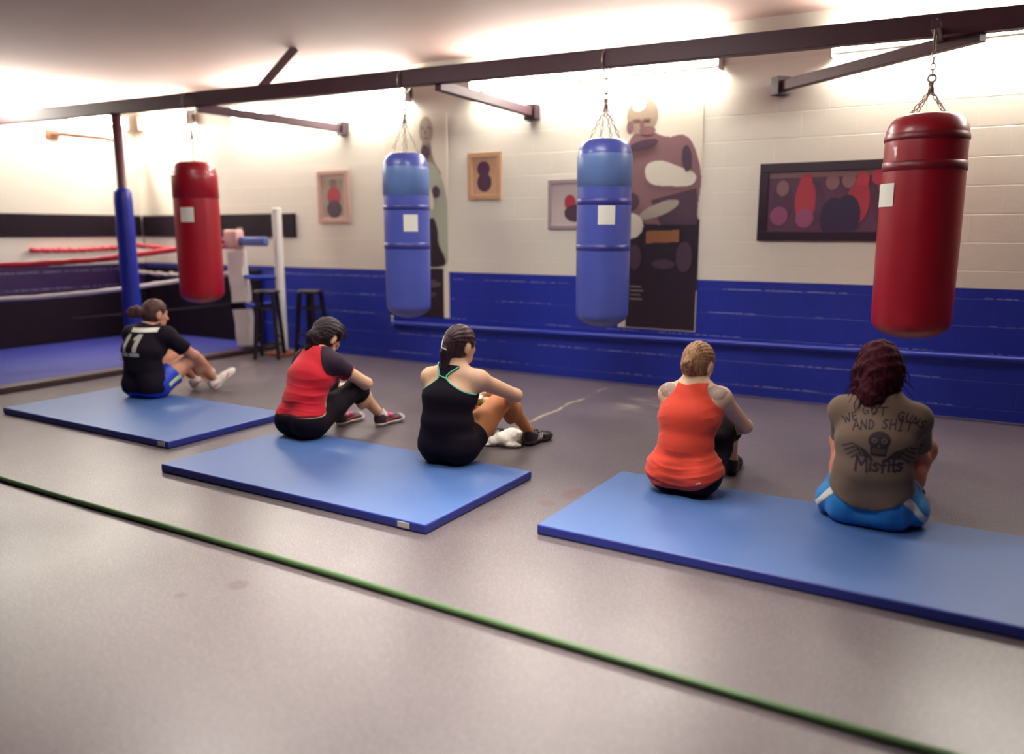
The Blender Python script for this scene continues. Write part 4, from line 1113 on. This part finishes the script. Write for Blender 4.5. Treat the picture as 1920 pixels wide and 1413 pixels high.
# ================================================================== person 2: red shirt with charcoal sleeves
R = person('person in a red shirt with charcoal raglan sleeves and black capri leggings, head bowed', -3.89, 3.78, dict(
    skin='fair', hairm=HM['black'], tw=-3, girth=1.0, spine=(-.02, -.005, .055, .12), c7=(0, .145, .602), RS=(.140, .135, .530), LS=(-.136, .135, .525), head=(.008, .232, .688), hrot=(-4, -30, 4), waist=1.02,
    RE=(.215, .375, .365), RW=(.03, .475, .30), Rh=(-.9, .15, -.15), Rn=(0, -1, -.2), Rc=.5, LE=(-.20, .34, .345), LW=(.02, .46, .265), Lh=(.9, .2, -.1), Ln=(0, -1, -.2), Lc=.5, arm=1.0,
    RK=(.125, .36, .325), RA=(.125, .605, .095), LK=(-.125, .36, .335), LA=(-.125, .475, .095), leg=1.03, edge=.06))
X, Y, Z = R['X'], R['Y'], R['Z']; G = R['G']; tx, ty = tcoord(R)
F0 = smin(field(G, R['torso'], .012), smin(arm_sleeve(R, 'R', .42, .014)[0], arm_sleeve(R, 'L', .42, .014)[0], .02), .03)
fold = f32(.004)*wob(X, Y, Z, 21, 10, 10, 62, 5)*np.clip((.56-Z)/.2, .25, 1)
F0 = F0+fold.astype(f32)-f32(.0045)*ridges(tx, Z, .05, .3, 3, -.12)*np.clip((.52-Z)/.1, 0, 1).astype(f32)
hem = .220+.10*np.clip(ty+.02, 0, .3)+.012*np.sin(tx*9)-.075*np.clip(tx, -.2, .2)-.006
Fs = np.maximum(np.maximum(F0, hem-Z), neck_cut(R, .02))
rag = np.maximum((np.abs(tx)-.085-(.615-Z)*.62)*-.8, .40-Z)      # <0 on the sleeve side of the raglan seam
sdf_obj('shirt', Fs.astype(f32), G, CL['red'], R['e'])
slv = smax(Fs-f32(.0032), rag, .004).astype(f32)
for k_, sg in (('R', 1), ('L', -1)):
    sd = np.maximum(slv, (-sg*X).astype(f32)).astype(f32)
    o = sdf_obj('sleeve', sd, G, CL['sleeve'], R['e'], 5, label='charcoal raglan sleeve')
    A, cut = arm_sleeve(R, k_, .425, .0175); ring = np.maximum(A, -cut-.014).astype(f32)
    sdf_obj('cuff', ring, G, CL['red'], R['e'], label='red sleeve trim')
lg = np.maximum(field(G, R['torso'], .007), Z-(.196-.06*ty))
for k_ in 'RL':
    Kn, An = V3(*R['p'][k_+'K']), V3(*R['p'][k_+'A']); c = Kn+(An-Kn)*.26; d = unit(An-Kn)
    lg = smin(lg, leg_piece(R, k_, .0075, (c, d), True), .03)
lg = smax(lg+f32(.0012)*wob(X, Y, Z, 5, 40, 40, 40), R['clip'], .006).astype(f32)
sdf_obj('leggings', lg, G, CL['black2'], R['e'])
cap_hair(R, HM['black'], .026, tie=(0, -.11, -.03), nape=-.095, front=(.035, .62), messy=.0045, seed=8, down=.1,
         extra=[((0, -.09, .0), (-.005, -.115, -.05), .040, .040, .02), ((-.005, -.11, -.04), (-.01, -.10, -.13), .044, .03, .02), ((.02, -.10, -.05), (.02, -.07, -.15), .03, .018, .015), ((-.03, -.10, -.06), (-.04, -.08, -.14), .026, .014, .015), ((.03, .05, .10), (.05, .085, .05), .022, .014, .02)], curls=170, curl_len=.075, box=.10)
s1 = make_shoe(R['e'], SM['dark'], SM['whitesole'], SM['hotpink'], 1, toe=SM['greytoe'], swoosh=SM['red'], accent=None)
place_shoe(s1, (.13, .565, .002), (.145, .80, .004))
s2 = copy_tree(s1, R['e']); place_shoe(s2, (-.13, .435, .002), (-.135, .67, .004))
for k_, a in (('R', V3(.13, .603, .10)), ('L', V3(-.13, .473, .10))):
    bm = bmesh.new(); Kn = V3(*R['p'][k_+'K']); d = unit(Kn-a); add_tube(bm, [a-d*.045, a+d*.0, a+d*.025], [.040, .0415, .0405], 20, False); obj('sock', bm, CL['sock'], R['e'])

# ================================================================== person 3: black racerback top, middle
R = person('person in a black racerback top with green edging and black shorts, wearing a wristwatch', -2.70, 3.79, dict(
    skin='fair', hips=.95, hairm=HM['espresso'], tw=9, girth=.95, spine=(-.03, -.05, -.035, .005), c7=(.008, .03, .622), RS=(.165, .045, .542), LS=(-.142, .025, .540), head=(.016, .085, .738), hrot=(-12, -8, 2), waist=1.12, neck=1.05,
    RE=(.262, .315, .418), RW=(.075, .445, .372), Rh=(-.9, -.05, -.15), Rn=(0, -1, -.2), Rc=.45, LE=(-.20, .27, .345), LW=(.035, .335, .355), Lh=(.65, .6, -.1), Ln=(0, -.3, -1), Lc=.35, arm=1.0,
    RK=(.128, .39, .375), RA=(.125, .70, .10), LK=(-.15, .35, .32), LA=(-.13, .60, .095), leg=1.10, edge=.05))
X, Y, Z = R['X'], R['Y'], R['Z']; G = R['G']; tx, ty = tcoord(R)
F0 = field(G, R['torso']+[ell((0, -.07, .17), (.15, .07, .10), .03, R['T'])], .007)-f32(.006)*np.clip((.34-Z)/.12, 0, 1).astype(f32)+f32(.0022)*wob(X, Y, Z, 31, 9, 9, 60, 5)*np.clip((.50-Z)/.1, 0, 1).astype(f32)
PROF = [(.30, .30), (.440, .30), (.455, .20), (.48, .150), (.512, .095), (.538, .055), (.558, .030), (.576, .024), (.596, .034), (.616, .056), (.64, .082), (.70, .10)]
wd = lambda z: np.interp(z, [a for a, b in PROF], [b for a, b in PROF])
tcx = lambda z: np.interp(z, [.46, .575, .65], [.0, -.012, .012])
mask = (np.abs(tx-tcx(Z))-wd(Z))*.75
Ft = np.maximum(np.maximum(np.maximum(F0, mask), .125-Z), neck_cut(R, .006)).astype(f32)
sdf_obj('tank_top', Ft, G, CL['black'], R['e'])
full = np.maximum(F0, neck_cut(R, .006)).astype(f32)
bk = on_back(R, full, .001)
for sg in (-1, 1):
    zz = np.linspace(.450, .640, 46); u = tcx(zz)+sg*wd(zz); P = bk(u, zz); P = P[np.isfinite(P).all(1)]
    bm = bmesh.new(); add_tube(bm, P, .0042, 8); obj('piping', bm, CL['mint'], R['e'])
P = bk(np.linspace(-.028, .030, 9)+tcx(.565), np.linspace(.578, .562, 9)); bm = bmesh.new(); add_tube(bm, P[np.isfinite(P).all(1)], .0045, 8); o = obj('loop_tab', bm, CL['mint'], R['e']); o['label'] = 'small green loop where the straps meet'
sh = np.maximum(field(G, R['torso'], .009), Z-.22)
for k_, fr_ in (('R', .27), ('L', .27)):
    hp_ = V3(.1 if k_ == 'R' else -.1, 0, .15); Kn = V3(*R['p'][k_+'K']); c = hp_+(Kn-hp_)*fr_; d = unit(Kn-hp_)
    sh = smin(sh, leg_piece(R, k_, .010, (c, d)), .03)
sh = smax(sh+f32(.0015)*wob(X, Y, Z, 6, 40, 40, 40), R['clip'], .006).astype(f32)
sdf_obj('shorts', sh, G, CL['black2'], R['e'])
cap_hair(R, HM['espresso'], .012, tie=(-.01, -.115, -.02), nape=-.08, groove=.0018, messy=.0012, seed=4, down=.12, front=(.03, .62),
         extra=[((.0, -.098, .0), (.0, -.112, -.05), .034, .034, .02), ((.0, -.112, -.05), (.0, -.105, -.13), .033, .026, .02), ((.0, -.105, -.13), (.004, -.095, -.20), .026, .013, .015)], curls=50, curl_len=.05, box=.07)
hc, HR = R['H']
bm = bmesh.new()
pts = [hc+HR@V3(a+.014, b+.006, d) for a, b, d in ((-.062, -.098, .045), (-.056, -.112, .022), (-.045, -.126, .0), (-.03, -.140, -.018), (-.012, -.152, -.024), (.006, -.154, -.024), (.02, -.147, -.03))]
add_tube(bm, pts, .0042, 8); obj('hair_tie', bm, CL['tie'], R['e'])
s1 = make_shoe(R['e'], SM['black'], SM['blacksole'], SM['black'], 1, stripes=SM['white2'])
place_shoe(s1, (.13, .655, .002), (.165, .90, .002))
s2 = copy_tree(s1, R['e']); place_shoe(s2, (-.13, .555, .002), (-.15, .80, .002))
legF = field(G, R['legs']); me = R['body'].data; me.materials.append(SKIN['tan'])
n_ = len(me.polygons); cc = np.zeros(n_*3, np.float32); me.polygons.foreach_get('center', cc); cc = cc.reshape(-1, 3)
lf = sample(legF, G, cc.astype(float)); me.polygons.foreach_set('material_index', ((lf < .004) & (cc[:, 1] > .06)).astype(np.int32))
# wristwatch with a pale strap on the left wrist
wE, wW = V3(*R['p']['LE']), V3(*R['p']['LW']); d = unit(wW-wE); c = wW-d*.028
bm = bmesh.new(); a1 = unit(np.cross(d, V3(0, 0, 1))); a2 = np.cross(d, a1)
ring = [c+(a1*math.cos(t)+a2*math.sin(t))*.0335 for t in np.linspace(0, 2*PI, 25)]
for off in (-.009, -.003, .003, .009): add_tube(bm, [q+d*off for q in ring], .0045, 6, False)
w_ = obj('wristwatch', bm, mat('olive_watch_strap', lin(150, 150, 96), .5), R['e'], True)
bm = bmesh.new(); top = c-a1*0+V3(0, -.024, .026); nn = unit(top-c); add_tube(bm, [c+nn*.030, c+nn*.044], .019, 20); o = obj('dial', bm, CL['white'], w_); o['label'] = 'pale watch dial'

# ================================================================== person 4: coral tank top
R = person('person in a coral sleeveless top and black capri leggings with tattooed shoulders', -1.31, 3.99, dict(
    skin='pale', hips=1.10, hairm=HM['light'], tw=0, girth=.93, spine=(-.03, -.05, -.02, .03), c7=(.004, .06, .618), RS=(.146, .055, .548), LS=(-.138, .065, .540), head=(.004, .100, .712), hrot=(-10, -16, 3), waist=1.0,
    RE=(.232, .235, .372), RW=(.075, .43, .30), Rh=(-.9, .1, -.2), Rn=(0, -1, -.2), Rc=.5, LE=(-.20, .27, .36), LW=(-.03, .43, .28), Lh=(.9, .1, -.1), Ln=(0, -1, -.2), Lc=.5, arm=.94,
    RK=(.112, .335, .385), RA=(.082, .545, .10), LK=(-.12, .34, .385), LA=(-.11, .55, .10), leg=1.06, edge=.12))
X, Y, Z = R['X'], R['Y'], R['Z']; G = R['G']; tx, ty = tcoord(R)
low = np.clip((.30-Z)/.10, 0, 1)
F0 = field(G, R['torso']+[ell((0, -.075, .165), (.15, .075, .10), .03, R['T'])], .009)-f32(.007)*low.astype(f32)+f32(.0045)*wob(X, Y, Z, 41, 8, 10, 75, 5)*np.clip((.36-Z)/.12, .12, 1).astype(f32)-f32(.006)*ridges(tx, Z, .042, .9, 5)*np.clip((.36-Z)/.1, 0, 1).astype(f32)-f32(.003)*ridges(tx, Z, .05, .0, 8, .5)*np.clip((np.abs(tx)-.06)/.05, 0, 1).astype(f32)
PROF4 = [(.30, .30), (.47, .30), (.488, .20), (.505, .160), (.535, .128), (.565, .102), (.59, .085), (.615, .078), (.64, .085), (.67, .10)]
wd = lambda z: np.interp(z, [a for a, b in PROF4], [b for a, b in PROF4])
hem = .088+2.3*np.clip(np.abs(tx+.01)-.03, 0, 1)**2+.20*np.clip(ty, 0, .3)
Ft = np.maximum(np.maximum(np.maximum(F0, (np.abs(tx-.008)-wd(Z))*.75), hem-Z), np.maximum(neck_cut(R, .012), Z-.629)).astype(f32)
sdf_obj('tank_top', Ft, G, CL['coral'], R['e'])
bk = on_back(R, Ft, .001)
raster('hem_mark', lambda u, v: (np.abs(v-.150-(u-.12)*.3) < .003) & (np.abs(u-.118) < .012), .09, .15, .13, .17, .0015, bk, CL['white'], R['e'], 'tiny pale mark near the hem')
lg = np.maximum(field(G, R['torso'], .006), Z-.22)
for k_ in 'RL':
    Kn, An = V3(*R['p'][k_+'K']), V3(*R['p'][k_+'A']); c = Kn+(An-Kn)*.34; d = unit(An-Kn)
    lg = smin(lg, leg_piece(R, k_, .0085, (c, d), True), .03)
lg = smax(lg+f32(.0012)*wob(X, Y, Z, 7, 40, 40, 40), R['clip'], .006).astype(f32)
sdf_obj('leggings', lg, G, CL['black2'], R['e'])
bb = on_back(R, R['F'], .0008)
def tattoo(cx, cz, seed):
    def f(u, v):
        a, b = (u-cx)/.052, (v-cz)/.036
        n = wob(u*1.0, v*0, v, seed, 190, 0, 210, 5); n2 = wob(u, v*0, v, seed+3, 60, 0, 70, 4)
        return (a*a+b*b < 1+.5*n2) & (n > -.35)
    return f
raster('tattoo', tattoo(.135, .588, 3), .07, .21, .53, .645, .002, bb, CL['ink'], R['e'], 'dark floral tattoo on the right shoulder blade')
raster('tattoo', tattoo(-.125, .578, 9), -.19, -.07, .52, .635, .002, bb, CL['ink'], R['e'], 'grey tattoo on the left shoulder blade')
cap_hair(R, HM['light'], .008, tie=(.0, -.115, -.012), nape=-.088, groove=.002, messy=.0008, seed=6, ngr=40, down=.02, front=(.028, .62),
         extra=[((.0, -.104, -.016), (.0, -.128, -.022), .031, .024, .010), ((-.022, -.124, -.03), (.022, -.126, -.03), .014, .014, .006)], curls=24, curl_len=.04)
s1 = make_shoe(R['e'], SM['black'], SM['blacksole'], SM['black'], 1)
place_shoe(s1, (.084, .505, .002), (.05, .75, .002))
s2 = copy_tree(s1, R['e']); place_shoe(s2, (-.11, .51, .002), (-.14, .75, .002))
hc, HR = R['H']
bm = bmesh.new(); c7 = R['c7w']; pts = [c7+V3(.052*math.sin(t), -.052*math.cos(t)*.9+.014, .022+.02*(1-math.cos(t))*-.2) for t in np.linspace(-1.4, 1.4, 15)]
add_tube(bm, pts, .0016, 6); obj('necklace', bm, M['chain'], R['e'])

# ================================================================== person 5: olive shirt with hand-lettered print, right
R = person('person with bushy auburn hair in an olive printed shirt and sky blue shorts', -.41, 3.99, dict(
    skin='ruddy', hairm=HM['auburn'], tw=0, girth=.96, spine=(-.03, -.055, -.03, .015), c7=(0, .05, .635), RS=(.152, .05, .548), LS=(-.152, .05, .552), head=(-.022, .085, .762), hrot=(6, -6, 0), waist=1.08, bust=True,
    RE=(.172, .21, .322), RW=(.06, .40, .30), Rh=(-.9, .15, -.1), Rn=(0, -1, -.2), Rc=.5, LE=(-.170, .21, .335), LW=(-.06, .40, .28), Lh=(.9, .1, 0), Ln=(0, -1, -.2), Lc=.5, arm=1.0,
    RK=(.180, .31, .345), RA=(.11, .46, .095), LK=(-.185, .31, .345), LA=(-.11, .46, .095), leg=1.04, edge=.12))
X, Y, Z = R['X'], R['Y'], R['Z']; G = R['G']; tx, ty = tcoord(R)
sl = smin(arm_sleeve(R, 'R', .66, .016)[0], arm_sleeve(R, 'L', .66, .016)[0], .02)
F0 = smin(field(G, R['torso']+[ell((0, -.075, .175), (.145, .075, .12), .03)], .016), sl, .025)
dr = np.abs(np.sin(tx*24+8*(Z-.3)*np.sign(tx)))   # long drape folds below the shoulder blades
F0 = F0+(f32(.004)*wob(X, Y, Z, 51, 22, 12, 26, 5)*np.clip((.40-Z)/.12, .1, 1)-f32(.004)*dr*np.clip((.36-Z)/.1, 0, 1)*np.clip((Z-.2)/.05, 0, 1)).astype(f32)
hem = .148+2.4*tx*tx+.2*np.clip(ty, 0, .3)
Fs = np.maximum(np.maximum(F0, hem-Z), neck_cut(R, .022)).astype(f32)
sdf_obj('shirt', Fs, G, CL['olive'], R['e'])
sh = np.maximum(field(G, R['torso'], .009), Z-.23)
for k_, sg in (('R', 1), ('L', -1)):
    hp_ = V3(.1*sg, 0, .15); Kn = V3(*R['p'][k_+'K']); c = hp_+(Kn-hp_)*.27; d = unit(Kn-hp_)
    sh = smin(sh, leg_piece(R, k_, .016, (c, d)), .03)
sh = smin(sh, field(G, [ell((.190, .02, .125), (.062, .10, .074), .02), ell((-.190, .02, .125), (.062, .10, .074), .02), ell((0, -.085, .10), (.16, .072, .055), .02), ell((.10, -.06, .10), (.085, .085, .06), .02), ell((-.10, -.06, .10), (.085, .085, .06), .02)]), .03)
sh = sh+f32(.005)*wob(X, Y, Z, 52, 55, 30, 12, 5)
sh = smax(sh, R['clip'], .006).astype(f32)
sdf_obj('shorts', sh, G, CL['sky'], R['e'])
for sg in (-1, 1):
    pl = np.abs((X*sg-.200)*.80+(Z-.150)*.62)-.014
    st = np.maximum(np.maximum(sh-f32(.002), pl), np.maximum(.13-X*sg, np.maximum(Z-.25, Y-.16)))
    sdf_obj('stripe', st.astype(f32), G, CL['white'], R['e'], label='white side stripe on the shorts')
for k_, sg in (('R', 1), ('L', -1)):
    hp_ = V3(.1*sg, 0, .15); Kn = V3(*R['p'][k_+'K']); c = hp_+(Kn-hp_)*.27; d = unit(Kn-hp_)
    al = (X-c[0])*d[0]+(Y-c[1])*d[1]+(Z-c[2])*d[2]
    tr = np.maximum(np.maximum(leg_piece(R, k_, .0178, (c, d)), -al-.009), .10-X*sg)
    sdf_obj('hem_trim', tr.astype(f32), G, CL['white'], R['e'], label='thin white hem line on the shorts')
bk = on_back(R, Fs, .0014)
# hand-lettered slogan
GL = dict(W=[[(0, 1), (.2, 0), (.45, .7), (.7, 0), (1, 1)]], E=[[(.9, 1), (.1, .95), (.05, 0), (.9, .05)], [(.08, .5), (.75, .55)]], G=[[(.9, .85), (.5, 1), (.1, .65), (.1, .25), (.5, 0), (.9, .15), (.9, .45), (.55, .45)]],
          O=[[(.5, 1), (.1, .7), (.1, .25), (.5, 0), (.9, .3), (.9, .75), (.5, 1)]], T=[[(0, .95), (1, 1)], [(.5, .98), (.48, 0)]], U=[[(.08, 1), (.1, .3), (.45, 0), (.8, .2), (.9, 1)]], N=[[(.05, 0), (.1, 1), (.85, .05), (.9, 1)]],
          S=[[(.85, .9), (.45, 1), (.12, .75), (.45, .52), (.85, .28), (.5, 0), (.1, .12)]], A=[[(0, 0), (.5, 1), (.95, 0)], [(.2, .38), (.78, .4)]], D=[[(.1, 0), (.1, 1), (.6, .9), (.9, .5), (.6, .1), (.1, 0)]], H=[[(.1, 0), (.12, 1)], [(.1, .5), (.9, .52)], [(.9, 0), (.88, 1)]], I=[[(.5, 0), (.5, 1)], [(.15, 1), (.85, 1)], [(.15, 0), (.85, 0)]],
          M=[[(.02, 0), (.1, 1), (.5, .45), (.9, 1), (1, 0)]], i=[[(.5, 0), (.5, .6)], [(.5, .8), (.5, .85)]], s=[[(.85, .55), (.4, .65), (.15, .48), (.8, .2), (.5, 0), (.1, .08)]], f=[[(.9, .95), (.55, 1), (.4, .8), (.4, 0)], [(.05, .58), (.85, .6)]], t=[[(.45, 1), (.45, .1), (.8, .02)], [(.1, .66), (.85, .66)]])
def words(items, w):
    strokes = [[(x+(a*cw*math.cos(r)-b*ch*math.sin(r)), z+(a*cw*math.sin(r)+b*ch*math.cos(r))) for a, b in st] for (chh, x, z, cw, ch, r) in items for st in GL[chh]]
    def f(u, v):
        k = np.zeros(u.shape, bool)
        for st in strokes: k |= seg(u, v, st, w)
        return k
    return f
L1 = [('W', -.176, .545, .034, .034, .55), ('E', -.140, .566, .022, .032, .45), ('G', -.090, .588, .026, .034, .2), ('O', -.056, .594, .026, .034, .05), ('T', -.022, .594, .032, .034, .0),
      ('G', .034, .586, .026, .034, -.15), ('U', .064, .580, .025, .034, -.3), ('N', .092, .570, .025, .034, -.4), ('S', .119, .556, .022, .036, -.5)]
L2 = [('A', -.138, .508, .032, .038, .25), ('N', -.104, .516, .027, .036, .18), ('D', -.072, .522, .024, .036, .1), ('S', -.018, .530, .024, .036, .0), ('H', .012, .528, .026, .038, .0), ('I', .044, .524, .022, .038, -.05), ('T', .070, .522, .034, .036, -.1)]
L1 = [(a, x+(.045 if i < 2 else .034 if i < 5 else .052), z-(.026 if i < 2 else .016 if i < 5 else .022), w, h, r) for i, (a, x, z, w, h, r) in enumerate(L1)]
L2 = [(a, x+.050, z-.004, w, h, r) for (a, x, z, w, h, r) in L2]
raster('slogan_print', words(L1+L2, .0030), -.17, .22, .47, .65, .0014, bk, CL['print'], R['e'], 'hand drawn letters WE GOT GUNS AND SHIT')
L3 = [('M', -.112, .330, .050, .062, .02), ('i', -.060, .338, .024, .052, .02), ('s', -.038, .338, .028, .056, .05), ('f', -.008, .334, .026, .054, .05), ('i', .016, .342, .022, .050, .05), ('t', .034, .340, .024, .048, .05), ('s', .056, .344, .026, .052, .08)]
raster('lettering_print', words([(a, x+.052, z, w, h, r) for (a, x, z, w, h, r) in L3], .0054), -.08, .15, .31, .41, .0015, bk, CL['print'], R['e'], 'thick jagged letters Misfits')
def skull(u, v):
    x, z = u-.030, v-.460
    k = el(x, z, (0, .014), (.046, .040)) | ((np.abs(x) < .036-.10*np.clip(-.01-z, 0, 1)) & (z < 0) & (z > -.055))
    k &= ~(el(x, z, (-.020, .014), (.0125, .011)) | el(x, z, (.020, .014), (.0125, .011)))
    k |= el(x, z, (-.020, .014), (.0055, .0055)) | el(x, z, (.020, .014), (.0055, .0055))
    k &= ~(poly(x, z, [(-.006, -.014), (.006, -.014), (0, .0)]))
    k &= ~((np.abs(z+.032) < .011) & (np.abs(x) < .027) & (np.abs(np.mod(x+.0045, .009)-.0045) > .0016) & (np.abs(z+.032) > .0015))
    return k
raster('skull_print', skull, -.03, .09, .40, .52, .0013, bk, CL['print'], R['e'], 'dark skull drawing in the middle of the back')
def bones(u, v):
    k = np.zeros(u.shape, bool)
    for sg in (-1, 1):
        x, z = (u-.034)*sg, v
        for i, (x1, z1, x2, z2) in enumerate(((.115, .448, .160, .428), (.105, .436, .150, .408), (.092, .424, .136, .392), (.080, .412, .118, .380))):
            k |= seg(x, z, [(.034, .398), (.062+.006*i, .428-.010*i), (x1, z1), (x2, z2)], .0026)
        k |= seg(x, z, [(.026, .384), (.05, .408), (.075, .424)], .006)
    return k
raster('bones_print', bones, -.15, .21, .37, .46, .0014, bk, CL['print'], R['e'], 'dark bony finger lines either side of the skull')
cap_hair(R, HM['auburn'], .028, tie=(0, -.10, .0), nape=-.11, groove=.0, messy=.011, seed=12, down=.1, front=(.05, .62),
         extra=[((0, -.06, -.02), (-.02, -.085, -.12), .085, .062, .04), ((.06, -.01, .0), (.068, -.02, -.09), .05, .036, .03), ((-.06, -.01, .0), (-.072, -.03, -.10), .052, .036, .03), ((-.02, -.08, -.10), (-.03, -.085, -.165), .05, .026, .02)], curls=420, curl_len=.085, box=.12)
s1 = make_shoe(R['e'], SM['black'], SM['blacksole'], SM['black'], 1)
place_shoe(s1, (.11, .42, .002), (.15, .66, .002))
s2 = copy_tree(s1, R['e']); place_shoe(s2, (-.11, .42, .002), (-.15, .66, .002))

# ------------------------------------------------------------------ crumpled towel on the floor between two people
G = Grid((-.2, -.2, -.01), (.2, .2, .17), .0045); X, Y, Z = G.xyz()
F = field(G, [ell((0, .02, .03), (.10, .085, .055), .03), ell((.035, .03, .055), (.075, .06, .05), .03), ell((-.06, -.01, .025), (.075, .06, .035), .03), ell((.09, .04, .04), (.045, .05, .045), .02), ell((-.115, -.04, .012), (.045, .03, .014), .02), ell((.05, -.06, .015), (.06, .04, .02), .02)])
F = F+f32(.013)*wob(X, Y, Z, 71, 38, 42, 25, 5)+f32(.009)*np.abs(wob(X, Y, Z, 73, 90, 80, 30, 4))
F = np.maximum(F, .002-Z).astype(f32)
o = sdf_obj('towel', F, G, M['towel'], None, 1)
o.location = (-2.70, 4.42, 0); o.rotation_euler = (0, 0, math.radians(28))
tag(o, 'crumpled white towel on the floor beside the black shoe', 'towel')
